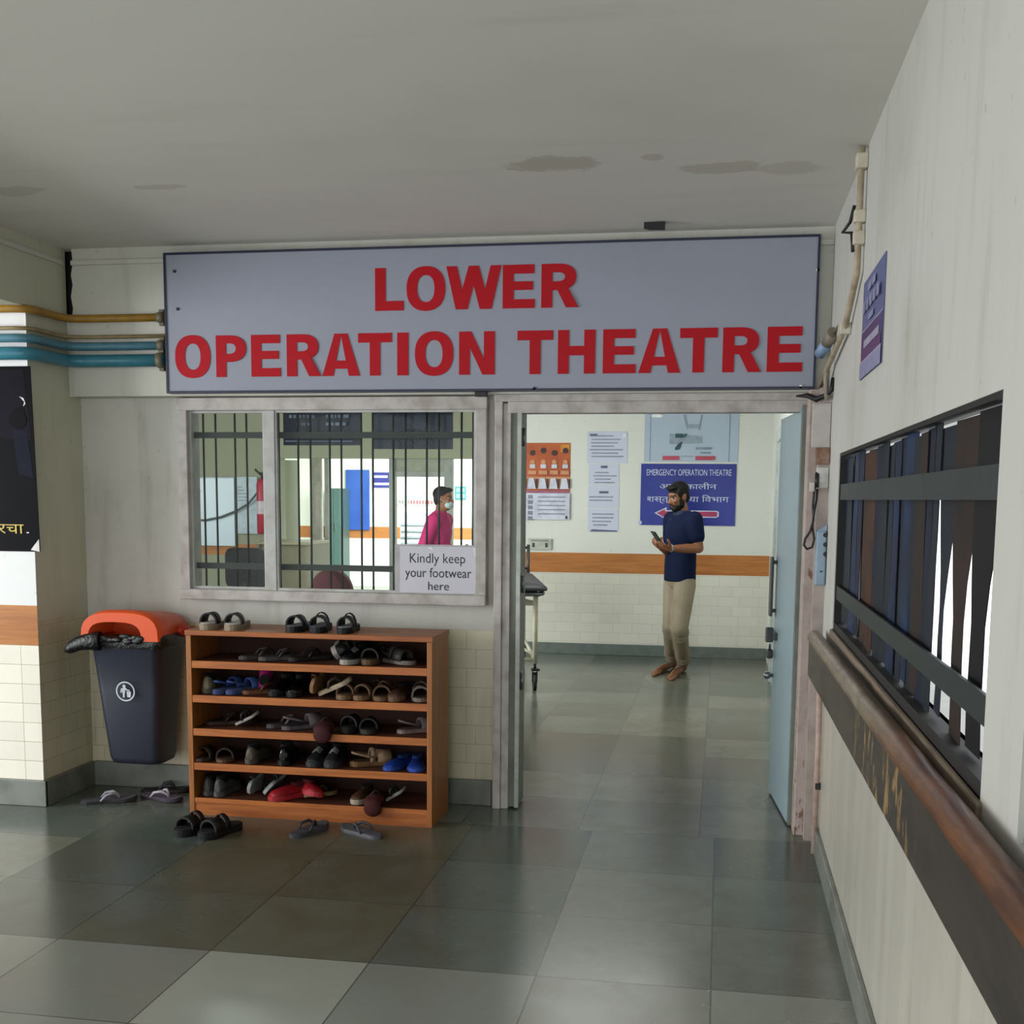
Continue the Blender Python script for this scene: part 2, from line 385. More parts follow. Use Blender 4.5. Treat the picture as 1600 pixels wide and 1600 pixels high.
# right wall with the grilled window
SY0, SY1, SZ0, SZ1 = 2.225, 5.17, 1.06, 1.797
b = bm_new()
for y0, y1, z0, z1 in ((-4, 6.12, 0, SZ0), (-4, 6.12, SZ1, ZC), (SY1, 6.12, SZ0, SZ1), (1.95, SY0, SZ0, SZ1), (-4, .7, SZ0, SZ1)):
    box(b, (XR, y0, z0), (XR+.17, y1, z1))
struct('wall_right', b, M_right)
# inner hall
b = bm_new(); box(b, (.49, 6.12, 0), (.62, 12.4, ZC)); struct('wall_hall_right', b, M_white)
FX0 = A(738, 770, 12.13).x
b = bm_new(); box(b, (FX0, 12.13, 0), (.62, 12.45, ZC)); struct('wall_hall_far', b, M_far)
OX0 = A(438, 770, 12.5).x
M_office = wall_mat('office_wall', 'x', paint='#8f9178', band=(.945, 1.066), dirt=.06)
b = bm_new(); box(b, (-8.9, 12.5, 0), (OX0, 12.66, ZC)); box(b, (OX0, 12.5, 2.015), (FX0, 12.66, ZC)); struct('wall_office', b, M_office)
b = bm_new(); box(b, (-9, 20.6, 0), (.62, 20.75, ZC)); struct('wall_ward_far', b, M_ward)
b = bm_new(); box(b, (-9, 6.12, 0), (-8.85, 20.6, ZC)); struct('wall_office_left', b, M_inner)
b = bm_new(); box(b, (-1.0, 12.45, 0), (-.85, 20.6, ZC)); struct('wall_ward_right', b, M_white)
# skirtings
b = bm_new(); box(b, (XL+.02, YW-.025, 0), (-1.14, YW, .135), .004); struct('baseboard_front', b, M_skirt)
b = bm_new(); box(b, (-9, YP-.022, 0), (XL+.022, YP, .135), .004); box(b, (XL, YP-.02, 0), (XL+.022, YW-.02, .135), .004); struct('baseboard_left', b, M_skirt)
b = bm_new(); box(b, (XR-.02, -4, 0), (XR, 5.55, .115), .004); struct('baseboard_right', b, M_skirt)
b = bm_new(); box(b, (FX0, 12.105, 0), (.49, 12.13, .115), .004); struct('baseboard_hall', b, plain('#66716c', .4))

# door frame and door leaf
M_leaf = plain('#8fa6b0', .35, var=.04, scale=3); M_reveal = plain('#6f756a', .5, hex2='#5a5d52', scale=5)
d1 = bm_new()
box(d1, (-1.125, 5.885, 0), (-1.085, 6.0, 2.11), .004); box(d1, (-1.085, 5.90, 0), (-1.045, 6.0, 2.07), .004)
box(d1, (-1.128, 5.881, 2.075), (.42, 5.996, 2.125), .004); box(d1, (-1.06, 5.894, 2.02), (.40, 5.99, 2.078), .004)
d1 = struct('door_1', d1, M_frame)
def jamb_mat():
    s = NT('peeling_jamb_paint'); p, x, y, z = s.pos()
    n = s.noise(s.vec(s.math('MULTIPLY', x, 14), s.math('MULTIPLY', y, 14), s.math('MULTIPLY', z, 5)), 1.2, 6, .65)
    n2 = s.noise(p, 9, 5, .6)
    low = s.math('SUBTRACT', 1.0, s.ramp(z, .25, 1.2))
    c = s.mix(s.ramp(n2, .4, .7), lin('#b3a49d'), lin('#9c8e87'))
    c = s.mix(s.math('MULTIPLY', s.ramp(s.math('ADD', n, s.math('MULTIPLY', low, .12)), .64, .70), .9), c, lin('#6d4534'))
    c = s.mix(s.math('MULTIPLY', s.ramp(n2, .64, .7), .7), c, lin('#d5c9c0'))
    s.put(s.b.inputs['Base Color'], c); s.b.inputs['Roughness'].default_value = .6; s.bump(n, .3, .01); return s.m
M_jamb = jamb_mat()
b = bm_new(); box(b, (.385, 5.70, 0), (.45, 5.86, 2.11), .006); struct('jamb', b, M_jamb, d1)
b = bm_new(); box(b, (-1.05, 5.91, 0.01), (-.998, 6.10, 2.05), .002); struct('reveal', b, M_reveal, d1)
b = bm_new(); box(b, (.366, 5.84, 0.01), (.40, 6.02, 2.05), .002); struct('reveal', b, M_reveal, d1)
b = bm_new(); box(b, (-1.012, 5.895, .01), (-.992, 5.915, 2.05)); struct('edge_strip', b, plain('#b9beb2', .35), d1)
for z in (.62, 1.12, 1.86):
    b = bm_new(); box(b, (-1.002, 5.95, z), (-.988, 6.0, z+.09), .003); cyl(b, (-.985, 5.945, z), (-.985, 5.945, z+.09), .006); struct('hinge', b, M_steel, d1)
# open leaf, seen from the corridor
LA, LB = Vector((.361, 5.885, 0)), Vector((.300, 6.56, 0)); ld = (LB-LA).normalized(); ln = Vector((ld.y, -ld.x, 0))
def leafbox(bm, s0, s1, t0, t1, z0, z1, bev=.003):
    n0 = len(bm.verts); box(bm, (s0, t0, z0), (s1, t1, z1), bev); bm.verts.ensure_lookup_table()
    for v in list(bm.verts)[n0:]: p = v.co.copy(); v.co = LA + ld*p.x + ln*p.y + Vector((0, 0, p.z))
b = bm_new(); leafbox(b, 0, .675, 0, .04, .012, 2.03, .003); leaf = struct('door_2', b, M_leaf)
b = bm_new(); leafbox(b, .60, .66, -.035, -.02, .98, 1.30, .004); leafbox(b, .62, .64, -.02, 0, 1.0, 1.02); leafbox(b, .62, .64, -.02, 0, 1.26, 1.28); struct('pull_handle', b, plain('#3b3d3c', .4), leaf)
b = bm_new(); leafbox(b, .52, .68, -.02, 0, .86, .90); leafbox(b, .60, .64, -.05, -.01, .84, .92, .006); struct('bolt', b, plain('#45494a', .35, metal=.6), leaf)
b = bm_new(); leafbox(b, .61, .65, -.04, -.008, .75, .80, .008); tube(b, [LA+ld*(.63+.012*math.cos(t))+ln*-.024+Vector((0, 0, .80+.026*math.sin(t))) for t in [i*PI/8 for i in range(9)]], .004); struct('padlock', b, plain('#2e3030', .4), leaf)
b = bm_new(); ball(b, LA+ld*.645+ln*-.03+Vector((0, 0, .655)), .022); cyl(b, LA+ld*.645+Vector((0, 0, .655)), LA+ld*.645+ln*-.03+Vector((0, 0, .655)), .01); struct('door_knob', b, M_steel, leaf)
# another pale door frame deeper in the hall
b = bm_new(); box(b, (.455, 9.6, 0), (.49, 9.72, 2.1), .004); box(b, (.455, 10.6, 0), (.49, 10.72, 2.1), .004); box(b, (.455, 9.6, 2.1), (.49, 10.72, 2.2), .004); box(b, (.475, 9.72, 0), (.489, 10.6, 2.1)); struct('door_3', b, plain('#c4cdc9', .45))

# ---- front window: frame, mullion, sashes, glass, grille
b = bm_new()
box(b, (WX0-.012, 5.895, WZ0-.02), (WX0+.04, 6.05, WZ1), .004); box(b, (WX1-.045, 5.895, WZ0-.02), (WX1+.012, 6.05, WZ1), .004)
box(b, (WX0-.014, 5.891, WZ1-.05), (WX1+.014, 6.046, WZ1+.015), .004); box(b, (WX0-.014, 5.882, WZ0-.024), (WX1+.014, 6.046, WZ0+.032), .006)
win = struct('window_1', b, M_frame)
def glass_mat(name, tint, op):
    s = NT(name); s.n.remove(s.b); out = s.n['Material Output']
    tr = s.new('ShaderNodeBsdfTransparent'); tr.inputs[0].default_value = tint
    gl = s.new('ShaderNodeBsdfGlossy'); gl.inputs['Roughness'].default_value = .02
    fr = s.new('ShaderNodeFresnel'); fr.inputs['IOR'].default_value = 1.45
    mx = s.new('ShaderNodeMixShader'); s.put(mx.inputs[0], s.math('MULTIPLY', fr.outputs[0], op)); s.put(mx.inputs[1], tr.outputs[0]); s.put(mx.inputs[2], gl.outputs[0])
    s.put(out.inputs['Surface'], mx.outputs[0]); return s.m
M_glass = glass_mat('window_glass', (.93, .96, .94, 1), .2)
MX = A(424, 790, 5.93).x
M_sash = plain('#b9bab8', .4, hex2='#a3a09c', scale=9)
b = bm_new(); box(b, (MX-.032, 5.905, WZ0+.03), (MX+.032, 5.945, WZ1-.05), .003); struct('mullion', b, M_sash, win)
for x0, x1, yy in ((WX0+.04, MX-.03, 5.935), (MX+.03, WX1-.045, 5.918)):
    b = bm_new(); ring_prism(b, [(x0, WZ0+.03), (x1, WZ0+.03), (x1, WZ1-.05), (x0, WZ1-.05)], [(x0+.012, WZ0+.045), (x1-.012, WZ0+.045), (x1-.012, WZ1-.062), (x0+.012, WZ1-.062)], yy-.006, yy+.02)
    sash = struct('sash', b, M_sash, win)
    b = bm_new(); box(b, (x0+.006, yy+.003, WZ0+.04), (x1-.006, yy+.008, WZ1-.055)); struct('pane', b, M_glass, sash)
M_bar = plain('#2a2d2c', .5)
for pts in ((298, 680), (298, 883)):
    z = A(pts[0], pts[1], 5.99).z
    b = bm_new(); box(b, (WX0+.03, 5.985, z-.016), (WX1-.0, 5.993, z+.016)); struct('grille_crossbar', b, M_bar, win)
for x in (320, 339, 369, 387, 417, 437, 467, 486, 516, 534, 565, 583, 615, 634, 667, 686, 721, 739):
    X = A(x, 780, 6.0).x
    b = bm_new(); cyl(b, (X, 6.0, WZ0+.02), (X, 6.0, WZ1-.03), .0058, 8); struct('grille_bar', b, M_bar, win)

# ---- right-hand window with twisted dark slats
M_slats = [plain('#0a1226', .6, hex2='#142344', scale=5, spec=.25), plain('#18212b', .6, hex2='#101926', scale=5, spec=.25), plain('#0e1c36', .6, hex2='#1c365e', scale=7, spec=.25), plain('#30231f', .6, hex2='#1d1919', scale=6, spec=.25), plain('#4a2c1d', .6, hex2='#251f1f', scale=6, spec=.25), plain('#100f16', .6, spec=.25)]
b = bm_new(); ring_prism(b, [(SY0, SZ0), (SY1, SZ0), (SY1, SZ1), (SY0, SZ1)], [(SY0+.012, SZ0+.03), (SY1-.02, SZ0+.03), (SY1-.02, SZ1-.012), (SY0+.012, SZ1-.012)], XR+.004, XR+.05, 'yz')
win2 = struct('window_2', b, plain('#1e1d1c', .7))
slats = [  # photo column of the left and right edge at mid height, material
 (1306, 1314, 0), (1314, 1321, 2), (1321, 1328, 1), (1328, 1337, 2), (1337, 1345, 0), (1345, 1355, 4), (1355, 1366, 4), (1366, 1373, 0), (1373, 1382, 1), (1382, 1391, 1), (1391, 1402, 2), (1402, 1413, 1), (1413, 1423, 2), (1423, 1433, 1),
 (1433, 1441, 3), (1441, 1452, 0), (1452, 1462, 1), (1467, 1481, 1), (1494, 1516, 3), (1524, 1548, 5)]
for i, (xa, xb, mi) in enumerate(slats):
    ya = AX(xa, 850, XR+.03).y; yb = AX(xb, 850, XR+.03).y
    rng = random.Random(i*5+1); b = bm_new(); rings = []
    gap = xa >= 1460
    for k in range(9):
        t = k/8; zlo = SZ0+.02+.03*((i*7) % 5)/5; z = zlo+(SZ1-.01-.02*((i*3) % 4)/4-zlo)*t
        wob = .012*math.sin(3*t+i*1.7)+rng.uniform(-.006, .006)
        spread = 0.035*(1-abs(2*t-.75)) if gap else 0
        y0, y1 = yb+wob*(1 if gap else .5)-.002+(spread if gap else -.02), ya+wob*(1 if gap else .5)+(-spread*.2 if gap else .02)
        if gap: c_ = min(1, max(0, (t-.42)/.25)); y0 -= .055*c_; y1 += .03*c_
        tw = .003*math.sin(2.1*t+i)
        rings.append([(XR+.030+tw+.0025*(i % 2), y0, z), (XR+.030-tw+.0025*(i % 2), y1, z), (XR+.0325-tw+.0025*(i % 2), y1, z), (XR+.0325+tw+.0025*(i % 2), y0, z)])
    loft(b, rings, smooth=False); struct('slat', b, M_slats[mi], win2)
M_flat = plain('#2a3334', .5, hex2='#232a2b', scale=4, spec=.3)
za, zb = AX(1310, 768, XR).z, AX(1310, 930, XR).z
b = bm_new(); box(b, (XR+.008, SY0+.01, za-.035), (XR+.016, SY1-.01, za+.030)); struct('grille_crossbar', b, M_flat, win2)
b = bm_new(); box(b, (XR+.008, SY0-.01, zb-.030), (XR+.016, SY1-.01, zb+.028)); struct('grille_crossbar', b, M_flat, win2)
b = bm_new(); box(b, (XR-.012, SY0-.02, SZ0-.035), (XR+.10, SY1, SZ0), .006); struct('sill', b, wood('weathered_sill', '#8b7c6b', '#665849', 'y', .75), win2)
# the next window nearer the camera
b = bm_new(); ring_prism(b, [(.7, SZ0), (1.95, SZ0), (1.95, SZ1), (.7, SZ1)], [(.74, SZ0+.04), (1.91, SZ0+.04), (1.91, SZ1-.04), (.74, SZ1-.04)], XR+.01, XR+.06, 'yz'); win3 = struct('window_3', b, plain('#8a8f90', .5))
for i in range(9):
    b = bm_new(); y = 1.88-i*.13; box(b, (XR+.03, y-.05, SZ0+.03), (XR+.036, y+.05, SZ1-.03)); struct('slat', b, M_slats[5], win3)

# ================================================================ THE BIG SIGN
YS = 5.775
sx0, sx1 = A(258, 500, YS).x, A(1278, 490, YS).x; sz0, sz1 = 2.118, 2.815
sign = thing('hanging_sign', 'long white board with dark blue edge and big red capitals above window and doorway', 'sign', (0, YS, sz0))
b = bm_new(); box(b, (sx0+.008, YS, sz0+.008), (sx1-.008, YS+.03, sz1-.008)); obj('panel', b, plain('#969aa9', .42, var=.02, scale=2, spec=.3), sign)
b = bm_new(); ring_prism(b, [(sx0, sz0), (sx1, sz0), (sx1, sz1), (sx0, sz1)], [(sx0+.011, sz0+.011), (sx1-.011, sz0+.011), (sx1-.011, sz1-.011), (sx0+.011, sz1-.011)], YS-.006, YU)
o = obj('border_frame', b, plain('#1d2340', .4), sign); o['label'] = 'dark blue edging'
M_red = plain('#b00a1b', .5, var=.03, scale=3, spec=.2)
def glyph(bm, ch, x0, x1, z0, z1, y, st, hz):
    """heavy sans capitals: st = stem width, hz = bar height"""
    w_, h_ = x1-x0, z1-z0
    lay = [0]
    def P(poly): lay[0] += 1; prism(bm, poly, y-.003-.00025*lay[0], y, 'xz')
    def Q(a, c, e, g): P([(a, c), (e, c), (e, g), (a, g)])
    def ell(cx, cz, rx, rz, a0, a1, n, e=2.3):
        r = []
        for i in range(n):
            t = a0+(a1-a0)*i/(n-1); c_, s_ = math.cos(t), math.sin(t)
            r.append((cx+rx*math.copysign(abs(c_)**(2/e), c_), cz+rz*math.copysign(abs(s_)**(2/e), s_)))
        return r
    if ch == 'O':
        ov = h_*.02; cx, cz = (x0+x1)/2, (z0+z1)/2; n = 40
        ring_prism(bm, ell(cx, cz, w_/2, h_/2+ov, 0, 2*PI*(n-1)/n, n), ell(cx, cz, w_/2-st, h_/2+ov-hz, 0, 2*PI*(n-1)/n, n), y-.003, y)
    elif ch == 'L': Q(x0, z0, x0+st, z1); Q(x0+st, z0, x1, z0+hz*1.1)
    elif ch == 'I': Q(x0, z0, x1, z1)
    elif ch == 'E':
        Q(x0, z0, x0+st, z1); Q(x0+st, z1-hz, x1-w_*.02, z1); Q(x0+st, z0, x1, z0+hz); Q(x0+st, z0+h_*.42, x1-w_*.06, z0+h_*.42+hz*.95)
    elif ch == 'T': cx = (x0+x1)/2; Q(x0, z1-hz*1.08, x1, z1); Q(cx-st/2, z0, cx+st/2, z1-hz*1.08)
    elif ch == 'H': Q(x0, z0, x0+st, z1); Q(x1-st, z0, x1, z1); Q(x0+st, z0+h_*.42, x1-st, z0+h_*.42+hz*1.05)
    elif ch == 'N':
        Q(x0, z0, x0+st, z1); Q(x1-st, z0, x1, z1); P([(x0+st*.3, z1), (x0+st*1.12, z1), (x1-st*.3, z0), (x1-st*1.12, z0)])
    elif ch == 'A':
        cx = (x0+x1)/2; tw = st*.62; a = st*1.08
        P([(x0, z0), (x0+a, z0), (cx+st*.02, z1), (cx-tw, z1)]); P([(x1, z0), (x1-a, z0), (cx-st*.02, z1), (cx+tw, z1)])
        Q(x0+w_*.22, z0+h_*.17, x1-w_*.22, z0+h_*.17+hz*.95)
    elif ch == 'W':
        a = st*.98; q1, q2 = x0+w_*.28, x1-w_*.28; cx = (x0+x1)/2; m = a*.5
        P([(x0, z1), (x0+a, z1), (q1+m*1.0, z0), (q1-m*1.1, z0)]); P([(q1-m*.9, z0), (q1+m*1.1, z0), (cx+m*.95, z1), (cx-m*.95, z1)])
        P([(q2+m*.9, z0), (q2-m*1.1, z0), (cx-m*.95, z1), (cx+m*.95, z1)]); P([(x1, z1), (x1-a, z1), (q2-m*1.0, z0), (q2+m*1.1, z0)])
    elif ch in 'PR':
        zb = z0+h_*(.36 if ch == 'P' else .40); Q(x0, z0, x0+st, z1); cz = (zb+z1)/2; hb = (z1-zb)/2; xb = x0+w_*.45; xe = x1 if ch == 'P' else x0+w_*.93; rx = xe-xb
        outer = [(x0+st, z1)] + ell(xb, cz, rx, hb, PI/2, -PI/2, 16) + [(x0+st, zb)]
        inner = [(x0+st, z1-hz*.95)] + ell(xb, cz, rx-st, hb-hz*.95, PI/2, -PI/2, 16) + [(x0+st, zb+hz*.95)]
        for i in range(len(outer)-1):
            P([outer[i], outer[i+1], inner[i+1], inner[i]])
        if ch == 'R': P([(x0+w_*.36, zb+hz*.6), (x0+w_*.36+st*.9, zb+hz*.9), (x1, z0), (x1-st*1.13, z0)])
def word(rows, zb, zt):
    b = bm_new()
    for ch, a, e in rows: glyph(b, ch, A(a, 520, YS).x, A(e, 520, YS).x, zb, zt, YS-.0005, .0535, .042)
    o = obj('lettering', b, M_red, sign); o['label'] = 'bright red block capitals'
k1 = lambda v: 240+v*.3375
k2 = lambda v: 780+v*.3375
word([('L', k1(1027), k1(1158)), ('O', k1(1172), k1(1350)), ('W', k1(1355), k2(8)), ('E', k2(15), k2(163)), ('R', k2(193), k2(365))], 2.509, 2.713)
word([('O', k1(98), k1(262)), ('P', k1(288), k1(427)), ('E', k1(451), k1(587)), ('R', k1(616), k1(774)), ('A', k1(780), k1(955)), ('T', k1(947), k1(1103)), ('I', k1(1128), k1(1180)), ('O', k1(1210), k1(1388)), ('N', k1(1415), k1(1580))], 2.197, 2.403)
word([('T', k2(85), k2(250)), ('H', k2(273), k2(446)), ('E', k2(482), k2(634)), ('A', k2(647), k2(842)), ('T', k2(838), k2(1012)), ('R', k2(1037), k2(1217)), ('E', k2(1243), k2(1407))], 2.197, 2.403)
for x, y in ((273, 424), (278, 483), (835, 607), (1278, 422), (1251, 604)):
    p = A(x, y, YS); b = bm_new(); cyl(b, (p.x, YS-.006, p.z), (p.x, YS+.002, p.z), .008, 8); obj('screw', b, M_dark if x < 900 else M_white, sign)
b = bm_new(); p = A(752, 616, YU-.01); box(b, (p.x-.03, YU-.03, p.z-.012), (p.x+.03, YU, p.z+.012), .002)
tag(obj('steel_clip', b, M_dark), 'small dark clip under the bottom edge of the big sign', 'bracket')
p = AZ(1022, 348, ZC); b = bm_new(); prism(b, [(p.x-.045, p.y-.02), (p.x+.05, p.y-.03), (p.x+.05, p.y+.02), (p.x-.02, p.y+.015)], ZC-.03, ZC-.002, 'xy')
tag(obj('ceiling_bracket', b, M_black), 'small black bracket on ceiling edge above the big sign', 'bracket')

# ================================================================ PIPES
def pipe(name, label, z, r, mat, yoff, ends, clamp=True):
    y0 = YU-yoff if z > 2.0 else YW-yoff; xo = XL+yoff; yp = YP-yoff; k = .05
    pts = [(ends, y0, z), (xo+k*2, y0, z), (xo+k*.5, y0-k*.3, z), (xo, y0-k*1.3, z), (xo, yp+k*1.3, z), (xo-k*.4, yp+k*.3, z), (xo-k*1.6, yp, z), (-8.5, yp, z)]
    t = thing(name, label, 'pipe', (ends, y0, z))
    b = bm_new(); tube(b, pts, r, 12); obj('pipe_run', b, mat, t)
    for q in ((ends-.02, y0),):
        if clamp: b = bm_new(); tube(b, [(q[0]-.018, q[1], z), (q[0]+.018, q[1], z)], r+.007, 12); box(b, (q[0]-.012, q[1], z-r-.02), (q[0]+.012, y0+yoff-.001, z+r+.02)); obj('clamp', b, plain('#6b6450', .5), t)
    return t
pe = A(256, 500, 5.79).x
pipe('gas_pipe', 'ochre yellow pipe, topmost of the four wall pipes left of the big sign', 2.502, .020, plain('#a67c28', .45, hex2='#8b6a33'), .03, pe)
pipe('gas_pipe', 'thin tan pipe between the ochre pipe and the upper teal pipe', 2.410, .010, plain('#9c8a63', .5, hex2='#7f6a48'), .02, pe, False)
pipe('water_pipe', 'upper and thinner of the two teal pipes left of the big sign', 2.361, .021, plain('#54879a', .4), .03, pe)
pipe('water_pipe', 'lowest and thickest wall pipe, painted teal, left of the big sign', 2.286, .032, plain('#3a8296', .35), .04, pe)

# ================================================================ POSTER ON THE LEFT WALL END
pl = A(47, 572, YP-.004); pb = A(53, 862, YP-.004); wP = .95; hP = pl.z-pb.z
M_pd, M_pd2, M_py, M_pw, M_pg = plain('#08080d', .3, spec=.06), plain('#151a28', .3, spec=.06), plain('#c9b03a', .4), plain('#d8d5d2', .4), plain('#15121d', .3, spec=.06)
sheet('wall_poster', 'large glossy black poster with yellow script on the left wall end', 'poster', (pl.x-wP, YP-.0005, pl.z), (wP, 0, 0), (.016, 0, -hP), (0, -1, 0), .004,
      [('p', [(.55, .02), (.96, .02), (.985, .40), (.80, .38), (.62, .30)], 4), ('p', [(.88, .32), (.965, .36), (.985, .60), (.90, .58)], 1), ('c', .93, .245, .03, 0), ('c', .935, .27, .018, 3), ('c', .915, .285, .05, 0), ('p', [(.93, .16), (.955, .17), (.965, .20), (.95, .215), (.958, .19)], 3),
       ('t', 'परचा', .70, .852, .915, .902, 2), ('r', .93, .893, .945, .899, 3), ('p', [(.95, .99), (1.0, .93), (1.0, 1.0)], 3)], [M_pd, M_pd2, M_py, M_pw, M_pg])

# ================================================================ SHOE RACK
M_rack = wood('orange_teak_ply', '#a8622a', '#8a4718', 'x', .42); M_rackz = wood('orange_teak_side', '#a9692f', '#8a5222', 'z', .42); M_rackf = wood('orange_lipping', '#b4692c', '#96501c', 'x', .42); M_rackbd = wood('rack_boards_shaded', '#5a2c14', '#42200e', 'x', .6); M_rackin = wood('rack_inside_shaded', '#38170b', '#261008', 'x', .85)  # boards and back coloured darker to paint the shade inside the rack
RX0, RX1, RY0, RY1, RZT = -2.60, -1.343, 5.47, 5.82, .937
rack = thing('shoe_rack', 'open orange wooden shoe rack with five shelves below the window', 'shoe rack', ((RX0+RX1)/2, (RY0+RY1)/2, 0))
for x in (RX0, RX1-.026): b = bm_new(); box(b, (x, RY0, 0), (x+.026, RY1, RZT-.026), .002); obj('side_panel', b, M_rackz, rack)
b = bm_new(); box(b, (RX0-.004, RY0-.004, RZT-.026), (RX1+.004, RY1, RZT), .003); obj('top_panel', b, M_rack, rack)
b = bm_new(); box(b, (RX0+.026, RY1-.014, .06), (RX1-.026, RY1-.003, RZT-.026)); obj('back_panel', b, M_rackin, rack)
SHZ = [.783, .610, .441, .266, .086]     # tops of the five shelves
for z in SHZ[:4]: b = bm_new(); box(b, (RX0+.026, RY0+.012, z-.034), (RX1-.026, RY1-.014, z)); sh = obj('shelf', b, M_rackbd, rack); b = bm_new(); box(b, (RX0+.026, RY0+.002, z-.036), (RX1-.026, RY0+.012, z+.001), .002); obj('edge_strip', b, M_rackf, sh)  # orange strip leaves only the front edge without the painted shade
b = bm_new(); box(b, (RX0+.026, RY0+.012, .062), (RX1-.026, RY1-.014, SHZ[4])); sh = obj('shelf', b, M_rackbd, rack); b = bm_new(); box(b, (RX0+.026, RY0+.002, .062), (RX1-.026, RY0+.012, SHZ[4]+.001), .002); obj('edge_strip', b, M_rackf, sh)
b = bm_new(); box(b, (RX0+.026, RY0+.006, 0), (RX1-.026, RY0+.028, .064)); obj('plinth', b, M_rack, rack)

# ================================================================ FOOTWEAR
ST = [0, .03, .1, .25, .45, .65, .8, .92, .98, 1.0]; SW = [.0, .22, .34, .37, .35, .45, .48, .36, .2, .0]
def hw(t):
    for i in range(len(ST)-1):
        if t <= ST[i+1]: f = (t-ST[i])/(ST[i+1]-ST[i]); return SW[i]+(SW[i+1]-SW[i])*f
    return 0
def sole_bm(L, W, z0, z1, k=1.0, mi=0, curl=0.0):
    ts = [0, .02, .06, .12, .2, .3, .42, .55, .68, .78, .87, .94, .98, 1.0]
    bm = bm_new(); rows = []
    for t in ts:
        h = max(hw(t), .03)*W*k; y = (t-.5)*L*k; c = curl*max(0, t-.75)**2*16
        rows.append([(-h, y, z0+c), (-h*1.03, y, (z0+z1)/2+c), (-h*.97, y, z1+c), (h*.97, y, z1+c), (h*1.03, y, (z0+z1)/2+c), (h, y, z0+c)])
    loft(bm, rows, smooth=False, mi=mi); return bm
def band_bm(bm, y0, y1, L, W, zb, h, th=.005, n=9, lean=0.0, mi=0):
    o, i_ = [], []
    for y in (y0, y1):
        w0 = hw(min(max(y/L+.5, 0.05), .95))*W
        o.append([(-math.cos(PI*k/(n-1))*(w0+.003), y+lean*math.sin(PI*k/(n-1)), zb-.004+h*math.sin(PI*k/(n-1))**.8) for k in range(n)])
        i_.append([(-math.cos(PI*k/(n-1))*(w0+.003-th), y+lean*math.sin(PI*k/(n-1)), zb-.004+(h-th)*math.sin(PI*k/(n-1))**.8) for k in range(n)])
    V = [[bm.verts.new(p) for p in r] for r in (o[0], o[1], i_[0], i_[1])]
    for k in range(n-1):
        for a, c in ((0, 1), (3, 2), (2, 0), (1, 3)):
            f = bm.faces.new((V[a][k], V[a][k+1], V[c][k+1], V[c][k])); f.material_index = mi; f.smooth = a in (0, 3)
    for k in (0, n-1): bm.faces.new((V[0][k], V[1][k], V[3][k], V[2][k])).material_index = mi
SHELF_SHADE = 1.0
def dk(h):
    return '#'+''.join('%02x' % int(int(h[i:i+2], 16)*SHELF_SHADE) for i in (1, 3, 5))
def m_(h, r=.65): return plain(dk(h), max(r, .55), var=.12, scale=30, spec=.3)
def flip_flop(name, label, sole='#5a5c60', strap='#33343a', under=None, L=.26, W=.095, h=.017, group=None):
    t = thing(name, label, 'flip-flop', group=group)
    obj('sole', sole_bm(L, W, 0, h, curl=.01), m_(under or sole), t, True)
    obj('footbed', sole_bm(L, W, h, h+.003, .94, curl=.01), m_(sole), t, True)
    b = bm_new()
    for s in (-1, 1):
        pts = [(0, .19*L, h), (s*.004, .17*L, h+.018), (s*W*.2, .08*L, h+.034), (s*W*.36, -.05*L, h+.026), (s*W*.37, -.14*L, h-.002)]
        tube(b, pts, [.005, .006, .008, .007, .005], 8)
    obj('strap', b, m_(strap, .5), t, True); return t
def slide(name, label, sole='#6a6259', strap='#141416', lining='#8d8a88', L=.25, W=.095, h=.03, two=False, heel=False, group=None, cat='sandal'):
    t = thing(name, label, cat, group=group)
    obj('sole', sole_bm(L, W, 0, h), m_(sole), t, True)
    obj('footbed', sole_bm(L, W, h, h+.003, .93), m_(lining), t, True)
    b = bm_new(); band_bm(b, .04*L, .31*L, L, W, h, .056, th=.008)
    obj('strap', b, m_(strap, .45), t, True)
    if two: b = bm_new(); band_bm(b, -.12*L, -.02*L, L, W, h, .068, lean=.012); obj('strap', b, m_(strap, .45), t, True)
    if heel:
        b = bm_new(); n = 11
        pts = [(-math.cos(PI*k/(n-1))*W*.4, -.05*L-math.sin(PI*k/(n-1))*.40*L, h+.02+.025*math.sin(PI*k/(n-1))) for k in range(n)]
        tube(b, pts, .006, 8); obj('heel_strap', b, m_(strap, .45), t, True)
    return t
